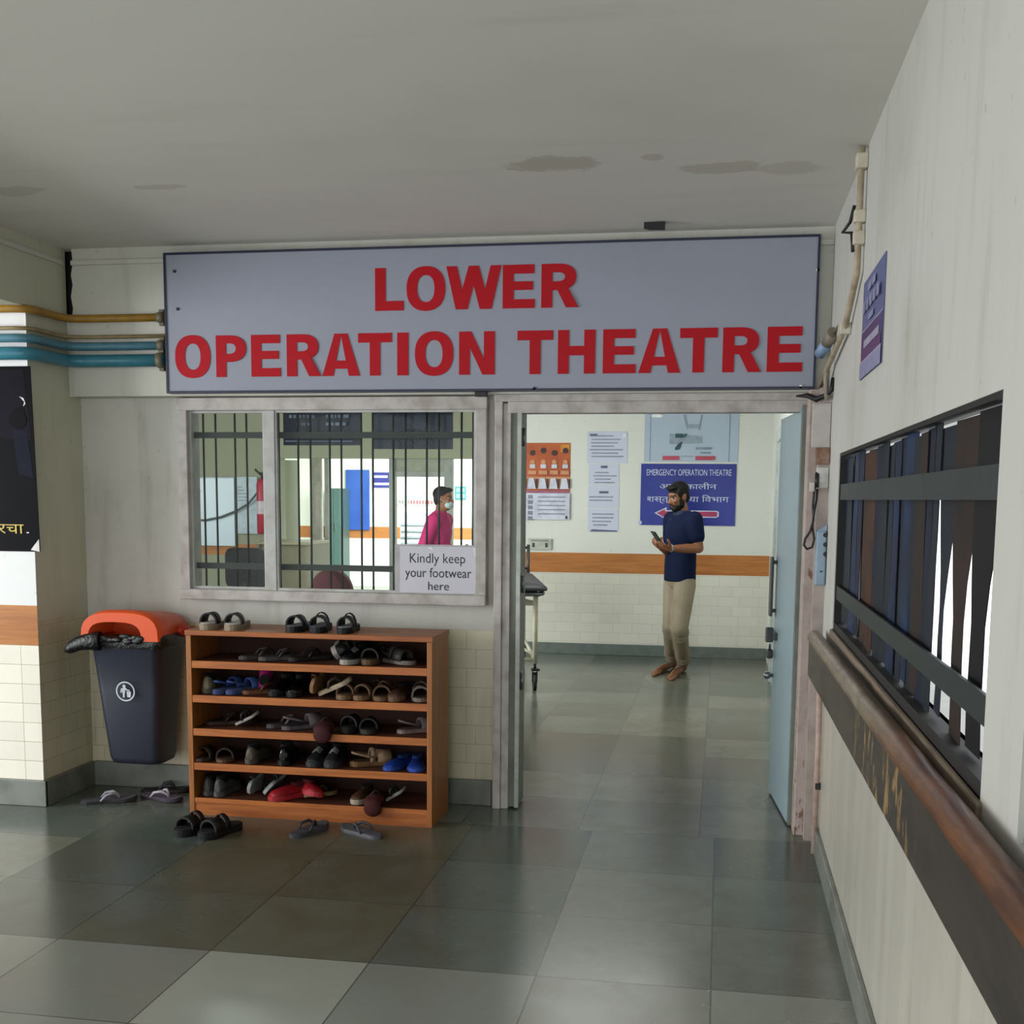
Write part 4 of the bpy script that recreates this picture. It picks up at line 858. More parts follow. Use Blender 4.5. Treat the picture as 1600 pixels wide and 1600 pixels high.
# ================================================================ STRETCHER TROLLEY
tp = AZ(837, 1082)
tr = thing('stretcher_trolley', 'hospital stretcher trolley with dark mattress, end peeping out behind the door frame', 'trolley', (tp.x+.06, tp.y-.04, 0), math.radians(13))
b = bm_new(); rings = []
for z, k in ((.845, .0), (.85, -.012), (.872, -.012), (.905, .06), (.912, .10)):
    rings.append([(x, y, z) for x, y in rrect(-.31, .9, .335-k, .9-k, .06)])
loft(b, rings); obj('mattress', b, plain('#3d3f45', .5, bump=.1), tr, True)
b = bm_new(); tube(b, [(x, y, .822) for x, y in rrect(-.31, .9, .315, .88, .08)], .017, 10, closed=True); o = obj('top_rail', b, M_steel, tr, True); o['label'] = 'bright steel rim'
b = bm_new(); box(b, (-.6, .04, .80), (-.02, 1.76, .815)); obj('bed_deck', b, plain('#77797a', .4), tr, True)
for x in (-.055, -.565):
    for y in (.10, 1.68):
        b = bm_new(); cyl(b, (x, y, .235), (x, y, .81), .021, 12); lg = obj('leg', b, M_cream, tr, True)
        b = bm_new(); cyl(b, (x, y, .19), (x, y, .235), .012, 8); box(b, (x-.03, y-.045, .178), (x+.04, y+.03, .194), .004); box(b, (x-.022, y-.02, .08), (x-.016, y+.035, .185)); box(b, (x+.016, y-.02, .08), (x+.022, y+.035, .185)); obj('caster_fork', b, M_dark, lg, True)
        b = bm_new(); cyl(b, (x-.014, y+.01, .082), (x+.014, y+.01, .082), .08, 20); obj('caster_wheel', b, plain('#18181a', .5), lg, True)
b = bm_new()
for y in (.10, 1.68): cyl(b, (-.565, y, .27), (-.055, y, .27), .015); cyl(b, (-.565, y, .735), (-.055, y, .735), .015)
for x in (-.055, -.565): cyl(b, (x, .1, .27), (x, 1.68, .27), .015)
cyl(b, (-.055, .1, .30), (-.31, .55, .42), .012); cyl(b, (-.565, .1, .30), (-.31, .55, .42), .012); cyl(b, (-.06, .1, .745), (-.3, .1, .80), .012)
obj('brace', b, M_cream, tr, True)
b = bm_new(); tube(b, [(-.01, 1.73, .78), (-.01, 1.73, 1.16)], .016); tube(b, [(-.01, 1.73, 1.13), (-.6, 1.73, 1.13)], .013); tube(b, [(-.01, 1.73, .93), (-.6, 1.73, .93)], .013); tube(b, [(-.6, 1.73, .78), (-.6, 1.73, 1.16)], .016)
obj('push_handle', b, plain('#4a4d4c', .35, metal=.5), tr, True)

# ================================================================ PEOPLE
def cap(bm, p0, r0, p1, r1):
    p0, p1 = Vector(p0), Vector(p1); n = 6
    tube(bm, [p0+(p1-p0)*(k/n) for k in range(n+1)], [r0+(r1-r0)*k/n for k in range(n+1)], 14); ball(bm, p0, r0); ball(bm, p1, r1)
def frame(f, up=(0, 0, 1)):
    f = Vector(f).normalized(); s_ = Vector(up).cross(f).normalized(); z = f.cross(s_); m = Matrix((f, s_, z)).transposed(); return f, s_, z, m
def head(bm, hc, hf):
    f, s_, z, m = frame(hf)
    ball(bm, hc+z*.02-f*.008, (.094, .074, .098), 16, rot=m); ball(bm, hc+f*.018-z*.03, (.075, .064, .085), 16, rot=m); ball(bm, hc+f*.034-z*.082, (.052, .05, .04), 16, rot=m)
    cap(bm, hc+f*.082+z*.004, .010, hc+f*.104-z*.030, .0135); ball(bm, hc+f*.094-z*.034, (.014, .020, .010), rot=m)
    ball(bm, hc+f*.077+z*.022, (.016, .052, .013), rot=m)
    for k in (-1, 1): ball(bm, hc+s_*.073*k-f*.006-z*.008, (.019, .010, .030), rot=m); ball(bm, hc+f*.068+s_*.040*k-z*.024, (.02, .02, .018), rot=m)
    ball(bm, hc+f*.088-z*.060, (.012, .026, .010), rot=m)
def facepaint(hc, hf):
    f, s_, z, m = frame(hf)
    def fn(c):
        d = c-hc; a, e, g = d.dot(f), d.dot(s_), d.dot(z)
        if a > .06:
            if abs(abs(e)-.031) < .015 and abs(g-.006) < .0065: return 1 if abs(abs(e)-.031) < .007 else 2
            if abs(abs(e)-.031) < .022 and abs(g-.026) < .006: return 1
            if abs(e) < .025 and abs(g+.061) < .009: return 3
        return 0
    return fn
def hand(bm, wrist, fdir, pnorm, curl=(30, 40, 30), side=1, L=.185):
    """palm and five fingers; fdir = wrist to knuckles, pnorm = palm side, side = which way the thumb lies"""
    f = Vector(fdir).normalized(); n = Vector(pnorm); n = (n-f*n.dot(f)).normalized(); t = f.cross(n)*side; m = Matrix((f, t, n)).transposed(); w0 = Vector(wrist)
    ball(bm, w0+f*.045, (.052, .041, .017), rot=m); cap(bm, w0-f*.01, .026, w0+f*.02, .027)
    for k, (o_, l_) in enumerate(((.029, .92), (.010, 1.0), (-.010, .94), (-.028, .76))):
        p = w0+f*.086+t*o_; a = 0.0; d = f
        for q, (ll, rr) in enumerate(((.040, .0095), (.026, .0088), (.021, .0078))):
            a += math.radians(curl[q]); d = f*math.cos(a)+n*math.sin(a); p2 = p+d*ll*l_; cap(bm, p, rr, p2, rr*.93); p = p2
    p = w0+f*.030+t*.034; d = (f*.55+t*.62+n*.45).normalized(); p2 = p+d*.042; cap(bm, p, .0125, p2, .011); d2 = (f*.75+t*.1+n*.6).normalized(); cap(bm, p2, .0105, p2+d2*.032, .009)
def foot(bm, heel, toe, ankle):
    heel, toe = Vector(heel), Vector(toe); d = (toe-heel).normalized(); s_ = Vector((0, 0, 1)).cross(d)
    L = (toe-heel).length; m = Matrix((d, s_, Vector((0, 0, 1)))).transposed()
    ball(bm, heel+d*.035+Vector((0, 0, .035)), (.042, .033, .036), rot=m); ball(bm, heel+d*L*.45+Vector((0, 0, .036)), (L*.36, .036, .034), rot=m); ball(bm, heel+d*L*.72+Vector((0, 0, .022)), (.062, .046, .022), rot=m)
    for k, (o_, l_) in enumerate(((.030, 1.0), (.012, .99), (-.004, .95), (-.019, .89), (-.032, .82))): cap(bm, heel+d*L*.74+s_*o_+Vector((0, 0, .015)), .013, heel+d*(L*l_-.008)+s_*o_+Vector((0, 0, .0115)), .0125 if k == 0 else .009)
    cap(bm, ankle, .036, heel+d*.05+Vector((0, 0, .05)), .036)
M_skin, M_eye, M_eyew, M_lip = plain('#8a5a3c', .5, var=.05), plain('#17110e', .3), plain('#b9b0a6', .3), plain('#6f3d33', .5)
M_hair, M_navy, M_khaki = plain('#0a0909', .6, spec=.3), plain('#101b3a', .8, var=.1, scale=5, spec=.15), plain('#9c9079', .75, var=.08, scale=6)

def man_standing():
    Y0 = 10.55
    base = AZ(1052, 1056)
    t = thing('person', 'bearded person in navy polo shirt and khaki trousers, barefoot, looking at a held phone', 'person', base)
    f, s_, z, m = frame((-.80, -.60, 0))
    pel = A(1062, 908, Y0); chest = A(1065, 835, Y0); nk = A(1067, 803, Y0); hc = A(1060, 776, Y0-.02); hf = Vector((-.76, -.60, -.26))
    LS, RS = nk+s_*.175-z*.035, nk-s_*.175-z*.04
    LE, RE = A(1092, 857, Y0-.16), A(1046, 862, Y0+.10); LW, RW = A(1047, 857, Y0-.30), A(1036, 858, Y0-.16)
    LH, RH = pel+s_*.085-z*.02, pel-s_*.085-z*.02
    LK, RK = A(1062, 983, Y0-.13), A(1048, 978, Y0-.02); 
    lh, lt = AZ(1069, 1048), AZ(1044, 1064); rh, rt = AZ(1054, 1043), AZ(1017, 1057)
    LA_, RA_ = lh+Vector((-.01, -.03, .09)), rh+Vector((-.03, -.02, .09))
    b = bm_new(); head(b, hc, hf); cap(b, hc-z*.05-f*.02, .054, nk-z*.01, .058)
    ball(b, chest, (.105, .155, .22), rot=m); ball(b, pel+z*.05, (.105, .14, .15), rot=m); cap(b, LS, .06, RS, .06)
    for S_, E_, W_ in ((LS, LE, LW), (RS, RE, RW)): cap(b, S_, .052, E_, .042); cap(b, E_, .043, E_+(W_-E_)*.45, .042); cap(b, E_+(W_-E_)*.45, .042, W_, .027)
    for H_, K_, A_ in ((LH, LK, LA_), (RH, RK, RA_)): cap(b, H_, .08, K_, .055); cap(b, K_, .052, A_, .036)
    foot(b, lh, lt, LA_); foot(b, rh, rt, RA_)
    hand(b, LW, A(1031, 851, Y0-.36)-LW, (.1, .35, .9), (35, 50, 40), -1); hand(b, RW, A(1024, 852, Y0-.22)-RW, (0, -.3, .95), (30, 45, 35), 1)
    fuse('body', b, [M_skin, M_eye, M_eyew, M_lip], t, .0065, 2, facepaint(hc, hf))
    hF, hS, hZ, hm = frame(hf); b = bm_new()
    ball(b, hc+hZ*.052-hF*.018, (.098, .080, .082), 16, rot=hm); ball(b, hc+hF*.046+hZ*.092, (.050, .064, .026), 16, rot=hm); ball(b, hc-hF*.055+hZ*.005, (.048, .072, .085), 16, rot=hm)
    for k in (-1, 1): ball(b, hc+hS*.066*k+hZ*.035+hF*.015, (.035, .014, .045), rot=hm)
    fuse('hair', b, [M_hair], t, .006, 2)
    b = bm_new(); ball(b, hc+hF*.036-hZ*.092, (.056, .054, .036), 16, rot=hm)
    for k in (-1, 1): ball(b, hc+hS*.060*k+hF*.018-hZ*.045, (.028, .013, .055), rot=hm); ball(b, hc+hS*.036*k+hF*.055-hZ*.078, (.03, .02, .026), rot=hm); cap(b, hc+hF*.096-hZ*.048, .007, hc+hF*.086+hS*.03*k-hZ*.058, .006)
    fuse('beard', b, [M_hair], t, .005, 2)
    # polo shirt
    b = bm_new(); ball(b, chest+z*.03, (.125, .172, .20), rot=m); ball(b, chest-z*.10, (.125, .160, .22), rot=m); ball(b, pel+z*.075, (.128, .166, .13), rot=m); cap(b, LS-z*.012, .073, RS-z*.012, .073)
    loft(b, [[pel+(chest-pel)*q+z*h_+f*(math.cos(a*PI/12)*rf)+s_*(math.sin(a*PI/12)*rs) for a in range(24)] for q, h_, rf, rs in ((0, 0.0, .128, .166), (0, .08, .128, .163), (.6, .05, .126, .158), (1, 0, .128, .164), (1, .08, .122, .165))])
    for S_, E_, k in ((LS, LE, .62), (RS, RE, .62)): cap(b, S_-z*.01, .075, S_+(E_-S_)*k, .068)
    fuse('polo_shirt', b, [M_navy], t, .010, 3)
    b = bm_new(); n = 14
    for rr, h0, h1 in ((.072, -.03, .030), ):
        pts = [[nk+f*(.006+math.cos(2*PI*a/n)*r_)+s_*math.sin(2*PI*a/n)*r_*.98+z*h_ for a in range(n)] for r_, h_ in ((.088, -.035), (.074, .03), (.066, .028), (.078, -.035))]
        loft(b, pts+[pts[0]], cap=False)
    cl = obj('collar', b, plain('#16223f', .75), t)
    b = bm_new()
    for k in range(3): ball(b, chest+f*(.118-.004*k)+z*(.13-.05*k)+s_*.004, .006, 8)
    obj('button', b, plain('#2f4168', .4), t)
    # trousers
    b = bm_new(); ball(b, pel+z*.02, (.112, .152, .12), rot=m)
    for H_, K_, A_ in ((LH, LK, LA_), (RH, RK, RA_)):
        cap(b, H_, .098, K_, .074); A2 = A_+z*.005; cap(b, K_, .074, A2, .062)
        for q, w_ in ((.06, .006), (.14, .008), (.78, .007), (.88, .008)):
            c = K_+(A2-K_)*q; rr = .074-.012*q+w_; d = (A2-K_).normalized(); u = d.cross(s_).normalized(); v = d.cross(u)
            tube(b, [c+u*rr*.9*math.cos(a*PI/6)+v*rr*.9*math.sin(a*PI/6)+z*.012*math.sin(a*PI/3) for a in range(12)], .011, 8, closed=True)
    fuse('trousers', b, [M_khaki], t, .010, 3)
    b = bm_new(); d = (LW-LE).normalized(); u = d.cross(z).normalized(); v = d.cross(u); c = LW-d*.012
    tube(b, [c+u*.030*math.cos(a*PI/8)+v*.030*math.sin(a*PI/8) for a in range(16)], .006, 8, closed=True); ball(b, c-v*.032, (.017, .017, .007)); obj('wrist_watch', b, plain('#9aa0a6', .25, metal=.7), t)
    # phone, held in the hand
    ph = thing('mobile_phone', 'dark mobile phone tilted up in the hand of the person in navy', 'phone', A(1029, 846, Y0-.36))
    a0, a1 = A(1032, 849, Y0-.34), A(1019, 829, Y0-.40); d = (a1-a0).normalized(); w_ = Vector((.45, -.75, 0)); w_ = (w_-d*w_.dot(d)).normalized(); n_ = d.cross(w_)
    b = bm_new(); box(b, (-.037, 0, -.0045), (.037, .152, .0045), .003)
    M4 = Matrix((( *w_, ), ( *d, ), ( *n_, ))).transposed().to_4x4(); M4.translation = a0-d*.02
    bmesh.ops.transform(b, matrix=M4, verts=b.verts); obj('case', b, plain('#17181c', .3), ph)
    b = bm_new(); box(b, (-.034, .006, .0046), (.034, .146, .0056)); bmesh.ops.transform(b, matrix=M4, verts=b.verts); obj('screen', b, plain('#2b3036', .12), ph)
man_standing()

def man_pink():
    Y0 = 11.75
    c0 = A(690, 900, Y0); base = Vector((c0.x, Y0, 0))
    t = thing('person', 'person in bright pink shirt and pale face mask walking past behind the window grille', 'person', base)
    f, s_, z, m = frame((1, -.12, 0)); hc = A(693, 779, Y0); nk = hc+Vector((-.035, 0, -.155)); chest = nk+Vector((-.015, 0, -.20)); pel = Vector((base.x, Y0, .95)); hf = Vector((1, -.15, -.05))
    LS, RS = nk+s_*.185-z*.06, nk-s_*.185-z*.06
    arms = ((LS, LS+Vector((-.05, .03, -.28)), LS+Vector((.10, .02, -.50))), (RS, RS+Vector((-.10, -.03, -.27)), RS+Vector((.06, 0, -.50))))
    legs = ((pel+s_*.09, Vector((base.x+.16, Y0+.09, .50)), Vector((base.x+.14, Y0+.09, .10))), (pel-s_*.09, Vector((base.x-.03, Y0-.09, .50)), Vector((base.x-.22, Y0-.09, .12))))
    b = bm_new(); head(b, hc, hf); cap(b, hc-z*.05-f*.02, .054, nk, .058); ball(b, chest, (.11, .16, .22), rot=m); ball(b, pel+z*.06, (.11, .145, .16), rot=m); cap(b, LS, .06, RS, .06)
    for i, (S_, E_, W_) in enumerate(arms): cap(b, S_, .05, E_, .041); cap(b, E_, .042, W_, .027); hand(b, W_, (W_-E_)+Vector((0, 0, -.1)), (1, .2, 0), (20, 25, 20), 1 if i else -1)
    for H_, K_, A_ in legs: cap(b, H_, .08, K_, .055); cap(b, K_, .052, A_, .036); foot(b, Vector((A_.x-.05, A_.y, 0)), Vector((A_.x+.20, A_.y, 0)), A_)
    fuse('body', b, [M_skin, M_eye, M_eyew, M_lip], t, .009, 2, facepaint(hc, hf))
    hF, hS, hZ, hm = frame(hf); b = bm_new(); ball(b, hc+hZ*.045-hF*.022, (.096, .081, .080), 16, rot=hm); ball(b, hc-hF*.055, (.048, .074, .085), 16, rot=hm); ball(b, hc+hF*.05+hZ*.09, (.045, .06, .025), rot=hm); fuse('hair', b, [M_hair], t, .007, 2)
    b = bm_new(); ball(b, hc+hF*.058-hZ*.058, (.052, .060, .046), 16, rot=hm)
    fuse('face_mask', b, [plain('#b9cdd0', .7)], t, .006, 2)
    b = bm_new()
    for k in (-1, 1): tube(b, [hc+hF*.07+hS*.05*k-hZ*.04, hc+hF*.02+hS*.076*k-hZ*.02, hc-hF*.012+hS*.084*k+hZ*.005], .0022, 6)
    obj('mask_loop', b, plain('#b9cdd0', .7), t)
    b = bm_new(); ball(b, chest+z*.02, (.135, .185, .23), rot=m); ball(b, chest-z*.18, (.135, .165, .22), rot=m); ball(b, pel+z*.08, (.135, .17, .16), rot=m); cap(b, LS-z*.01, .075, RS-z*.01, .075)
    for S_, E_, W_ in arms: cap(b, S_, .074, E_, .062); cap(b, E_, .06, E_+(W_-E_)*.2, .058)
    cap(b, nk-z*.03, .085, nk-z*.005, .07)
    fuse('shirt', b, [plain('#b81667', .75, var=.06, scale=5)], t, .011, 3)
    b = bm_new(); ball(b, pel+z*.02, (.115, .155, .12), rot=m)
    for H_, K_, A_ in legs: cap(b, H_, .097, K_, .075); cap(b, K_, .074, A_+z*.01, .062)
    fuse('trousers', b, [plain('#2b2e38', .75)], t, .011, 3)
man_pink()

# ================================================================ HANDRAIL ALONG THE RIGHT WALL
def rail_mat():
    s = NT('worn_bumper_timber'); p, x, y, z = s.pos()
    n = s.noise(s.vec(s.math('MULTIPLY', x, 8), s.math('MULTIPLY', y, 1.2), s.math('MULTIPLY', z, 8)), 2.2, 6, .6, .6)
    n2 = s.noise(s.vec(s.math('MULTIPLY', x, 3), s.math('MULTIPLY', y, 5), s.math('MULTIPLY', z, 2.0)), 2.4, 6, .7)
    c = s.mix(s.ramp(n, .35, .7), lin('#4a4237'), lin('#342e29'))
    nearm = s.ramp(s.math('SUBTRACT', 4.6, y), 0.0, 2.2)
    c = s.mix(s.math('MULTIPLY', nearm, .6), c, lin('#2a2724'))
    m = s.math('MULTIPLY', s.ramp(s.math('ABSOLUTE', s.math('SUBTRACT', y, 3.05)), .75, .3), 1.0)
    c = s.mix(s.math('MULTIPLY', s.math('MULTIPLY', s.ramp(n2, .56, .61), m), .9), c, lin('#94774a'))
    s.put(s.b.inputs['Base Color'], c); s.b.inputs['Roughness'].default_value = .5; s.bump(n, .2, .01); return s.m
def cap_mat():
    s = NT('worn_rail_top'); p, x, y, z = s.pos()
    n = s.noise(s.vec(s.math('MULTIPLY', x, 8), s.math('MULTIPLY', y, 1.5), s.math('MULTIPLY', z, 8)), 2.6, 6, .65, .6)
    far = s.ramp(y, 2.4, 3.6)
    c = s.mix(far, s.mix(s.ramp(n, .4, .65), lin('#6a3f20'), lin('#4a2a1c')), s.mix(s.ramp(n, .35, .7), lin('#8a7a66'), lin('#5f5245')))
    s.put(s.b.inputs['Base Color'], c); s.b.inputs['Roughness'].default_value = .42; s.bump(n, .25, .01); return s.m
hr = thing('handrail', 'long dark timber bumper rail with worn rounded top along the right wall', 'handrail', (.43, 3.0, 0))
def rz(y): return 1.037+(5.43-y)*.0125       # the rail rises very slightly towards the camera
b = bm_new(); rings = []
for k in range(26):
    y = 5.43-k*.28; zt_ = rz(y); wv = .0025*math.sin(k*1.7)
    rings.append([(.405, y, zt_-.215), (.405+wv, y, zt_-.05), (.428, y, zt_-.05), (.428, y, zt_-.215)])
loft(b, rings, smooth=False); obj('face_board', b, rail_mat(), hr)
b = bm_new(); rings = []; rng = random.Random(9)
for k in range(60):
    y = 5.43-k*.12; zt_ = rz(y); dent = rng.uniform(-.003, .003)
    rings.append([(.430+.034*math.cos(a*PI/8)*1.0, y, zt_-.050+(.038+dent)*math.sin(a*PI/8)) for a in range(9)]+[(.397+.002, y, zt_-.055), (.462, y, zt_-.055)][::-1])
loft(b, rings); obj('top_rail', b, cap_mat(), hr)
for y in (5.2, 4.35, 3.4, 2.4, 1.4):
    b = bm_new(); box(b, (.428, y-.03, rz(y)-.17), (XR-.001, y+.03, rz(y)-.06), .003); obj('bracket', b, M_dark, hr)

# ================================================================ RIGHT WALL, CORNER AND PIER FITTINGS
a, c2, d2_ = AX(1352, 430, XR-.001), AX(1386, 393, XR-.001), AX(1346, 594, XR-.001)
pmats = [plain('#5b628f', .35, var=.05, scale=3), plain('#8f93b8', .4), plain('#5a3f72', .4), plain('#4b3a6b', .4), plain('#a9a9c0', .4)]
it = [('r', .0, .52, 1, 1, 3), ('r', .0, .505, 1, .52, 4), ('r', .15, .62, .85, .70, 4), ('r', .05, .72, .95, .82, 2), ('r', 0, .82, 1, .84, 4), ('r', 0, .84, 1, 1, 1), ('r', .35, .40, .6, .46, 1)]
it = it + [('r', .3, .08, .46, .16, 1), ('r', .5, .08, .66, .16, 1)] + [('r', .08+.17*k, .23, .2+.17*k, .34, 1) for k in range(5)]
sheet('wall_notice', 'narrow blue and purple notice high on the right wall', 'notice', (XR-.001, a.y, 2.365), (0, c2.y-a.y, 0), (0, 0, -(2.365-d2_.z)), (-1, 0, 0), .003, it, pmats)
M_cond = plain('#b3a58c', .55, hex2='#8d7d66', scale=12)
cd = thing('conduit', 'cream cable conduit running down the corner from ceiling to the big sign', 'conduit', AX(1345, 236, XR-.02))
P_ = [AX(1345, 240, XR-.022), AX(1343, 330, XR-.022), AX(1339, 440, XR-.022)]
P_ = [Vector((XR-.022, P_[1].y, ZC-.005)), Vector((XR-.022, P_[1].y, P_[1].z)), Vector((XR-.022, P_[1].y, 2.42)), Vector((XR-.024, P_[1].y+.35, 2.27)), Vector((XR-.03, 5.50, 2.20)), Vector((.435, 5.74, 2.13))]
b = bm_new(); tube(b, P_, .012, 10); obj('pipe_run', b, M_cond, cd)
for q, rr in ((P_[0]-Vector((0, 0, .05)), .026), (P_[0]-Vector((0, 0, .24)), .022), (P_[2]+Vector((0, 0, .12)), .024), (P_[3], .022)):
    b = bm_new(); box(b, q-Vector((.02, rr, rr)), (XR-.0005, q.y+rr, q.z+rr), .005); obj('saddle_clip', b, plain('#cfc7b4', .5), cd)
b = bm_new(); q = P_[1]; tube(b, [q+Vector((-.018, .0, .02)), q+Vector((-.028, .03, -.03)), q+Vector((-.05, .06, -.06)), q+Vector((-.022, .02, -.07)), q+Vector((-.018, .0, -.14))], .007, 6); obj('loose_wire', b, M_black, cd)
def onpier(x, y, Y=5.595): return A(x, y, Y)
b = bm_new(); a0 = A(1281, 553, 5.66); a1 = A(1303, 520, 5.52); tube(b, [a0, a0+(a1-a0)*.5], .026, 14); 
tb = thing('cable_sleeve', 'short pale blue sleeve with grey end among cables right of the big sign', 'cable sleeve', a0)
obj('sleeve', b, plain('#8ba6c8', .4), tb)
b = bm_new(); tube(b, [a0+(a1-a0)*.5, a1], [.024, .03], 14); tube(b, [a1, a1+Vector((.02, -.06, .03)), a1+Vector((.025, -.12, -.02))], .008, 8); tube(b, [a1+Vector((0, 0, -.02)), a1+Vector((.02, -.05, -.03)), a1+Vector((.01, .05, -.10))], .007, 8); obj('end_cap', b, plain('#8a8172', .5), tb)
q = [A(1244, 619, 5.70), A(1262, 618, 5.66), A(1276, 624, 5.62), A(1290, 618, 5.58), A(1299, 610, 5.55), A(1302, 590, 5.55)]
b = bm_new(); tube(b, q, [.004, .012, .014, .012, .010, .008], 8); tag(obj('black_cable', b, M_black), 'thick black cable hanging below the right end of the big sign', 'cable')
q = [A(1296, 560, 5.57), A(1290, 590, 5.57), A(1292, 625, 5.57)]
b = bm_new(); tube(b, q, .011, 8); tag(obj('grey_cable', b, plain('#8f8878', .5)), 'grey cable dropping beside the right edge of the big sign', 'cable')
def pbox(name, label, cat, x0, y0, x1, y1, mat, th=.03, Y=5.60, bev=.004, root=True):
    a_, c_ = A(x0, y0, Y), A(x1, y1, Y); b_ = bm_new(); box(b_, (a_.x, Y-th, c_.z), (min(c_.x, XR-.002), Y+.0005, a_.z), bev); o_ = obj(name, b_, mat)
    return tag(o_, label, cat)
YPI = 5.62
pbox('cover_plate', 'tall pale grey plate at the top of the narrow pier beside the doorway', 'cover plate', 1270, 630, 1300, 700, plain('#bdb7b2', .5), .012, YPI)
pbox('wooden_block', 'broken brown wooden block on the pier under the pale plate', 'block', 1274, 700, 1298, 726, plain('#7a5540', .6, hex2='#9a8070', scale=20), .03, YPI)
pbox('paper_label', 'blank white square on the pier above the blue grey socket box', 'label', 1276, 730, 1300, 763, plain('#d9d6d2', .5), .01, YPI)
eb = thing('extension_box', 'blue grey socket box with round sockets on the pier beside the doorway', 'socket box', A(1285, 868, YPI))
a_, c_ = A(1275, 822, YPI), A(1299, 914, YPI); xe = min(c_.x, XR-.003)
b = bm_new(); box(b, (a_.x, YPI-.055, c_.z), (xe, YPI+.0005, a_.z-.02), .008); prism(b, [(a_.x, a_.z-.02), (xe, a_.z-.02), (xe, a_.z+.01), (a_.x+.02, a_.z-.012)], YPI-.045, YPI, 'xz'); obj('case', b, plain('#8fa4b8', .4), eb)
for py_ in (836, 851, 866): q = A(1290, py_, YPI-.056); b = bm_new(); cyl(b, q+Vector((0, -.003, 0)), q+Vector((0, .004, 0)), .011, 12); obj('socket', b, M_dark, eb)
q = A(1283, 893, YPI-.056); b = bm_new(); box(b, q-Vector((.006, .003, .004)), q+Vector((.006, .003, .004))); obj('indicator', b, plain('#3b4a58', .4), eb)
pc = thing('power_cord', 'black cord looped and tied, hanging from a white plug by the doorway', 'cord', A(1270, 760, YPI-.03))
Q = lambda x, y, d=.0: A(x, y, YPI-.035-d)
b = bm_new(); tube(b, [Q(1276, 738), Q(1275, 752), Q(1272, 768), Q(1270, 790, .01), Q(1271, 812), Q(1266, 830, .01), Q(1258, 842), Q(1256, 852), Q(1261, 858), Q(1269, 855), Q(1272, 842, .01), Q(1269, 822), Q(1272, 800, .01), Q(1276, 780), Q(1277, 764)], .0055, 8); obj('flex', b, M_black, pc)
b = bm_new(); box(b, Q(1265, 768)-Vector((0, .01, .0)), Q(1273, 754)+Vector((0, .02, 0)), .003); obj('plug', b, plain('#cfccc6', .4), pc)
b = bm_new(); tube(b, [Q(1277, 740), Q(1276, 762)], .010, 8); obj('socket_end', b, M_dark, pc)
b = bm_new(); pz = A(1272, 1062, 5.44).z; tube(b, [(.462, 5.42, .0), (.462, 5.42, .5), (.460, 5.425, pz)], .013, 12); 
ver = thing('drain_pipe', 'thin pinkish vertical pipe rising from the floor beside the right door jamb', 'pipe', (.462, 5.42, 0)); obj('pipe_run', b, plain('#c0a79c', .5, hex2='#9c8276'), ver)
b = bm_new(); box(b, (.455, 5.405, .30), (XR-.0005, 5.435, .33), .003); obj('clip', b, M_dark, ver)

# ================================================================ OFFICE AND WARD BEHIND THE WINDOW
def z_at(py_, Y, x=500): return A(x, py_, Y).z
YO = 12.47
facing('whiteboard', 'large pale blue whiteboard on the office wall behind the left window pane', 'whiteboard', 294, 745, 368, 853, YO, [('r', 0, 0, 1, .02, 1), ('r', .15, .2, .3, .21, 1)], [plain('#c3d4e0', .3, var=.02, scale=2), plain('#9aaab8', .4)], .015)
facing('chart_paper', 'pale paper chart with small grey print right of the whiteboard', 'chart', 369, 745, 403, 834, YO, lines(5, .15, .45, .05, .6, 1, 8), [plain('#b9c9d3', .5), plain('#8fa0ac', .5)], .006)
b = bm_new(); q = [A(296, 812, YO-.05), A(320, 813, YO-.05), A(345, 808, YO-.05), A(370, 798, YO-.05), A(388, 787, YO-.05), A(402, 770, YO-.06), A(409, 752, YO-.07)]
tube(b, q, .012, 8); tag(obj('rubber_hose', b, plain('#4d5357', .5)), 'grey hose drooping across the whiteboard to the red cylinder', 'hose')
fx = A(410, 790, YO-.10); fe = thing('fire_extinguisher', 'red fire extinguisher hanging on the office wall behind the mullion', 'fire extinguisher', (fx.x, YO-.1, z_at(834, YO)))
zt1, zb1 = z_at(748, YO, 410), z_at(834, YO, 410)
b = bm_new(); tube(b, [(fx.x, YO-.1, zb1), (fx.x, YO-.1, zb1+.02), (fx.x, YO-.1, zt1-.06), (fx.x, YO-.1, zt1-.02), (fx.x, YO-.1, zt1)], [.05, .062, .062, .045, .02], 16); obj('cylinder', b, plain('#a81a34', .35), fe)
b = bm_new(); tube(b, [(fx.x, YO-.1, zb1+.22), (fx.x, YO-.1, zb1+.36)], .063, 16, cap=False); obj('label_band', b, plain('#c7b9c4', .4), fe)
b = bm_new(); tube(b, [(fx.x, YO-.1, zt1), (fx.x, YO-.1, zt1+.06)], .012); tube(b, [(fx.x-.01, YO-.1, zt1+.04), (fx.x-.07, YO-.13, zt1+.10)], .012); box(b, (fx.x-.03, YO-.11, zt1+.05), (fx.x+.06, YO-.09, zt1+.07), .003); obj('valve', b, M_dark, fe)
b = bm_new(); box(b, (fx.x-.02, YO-.05, zt1-.25), (fx.x+.02, YO+.03, zt1-.22)); obj('wall_hook', b, M_dark, fe)
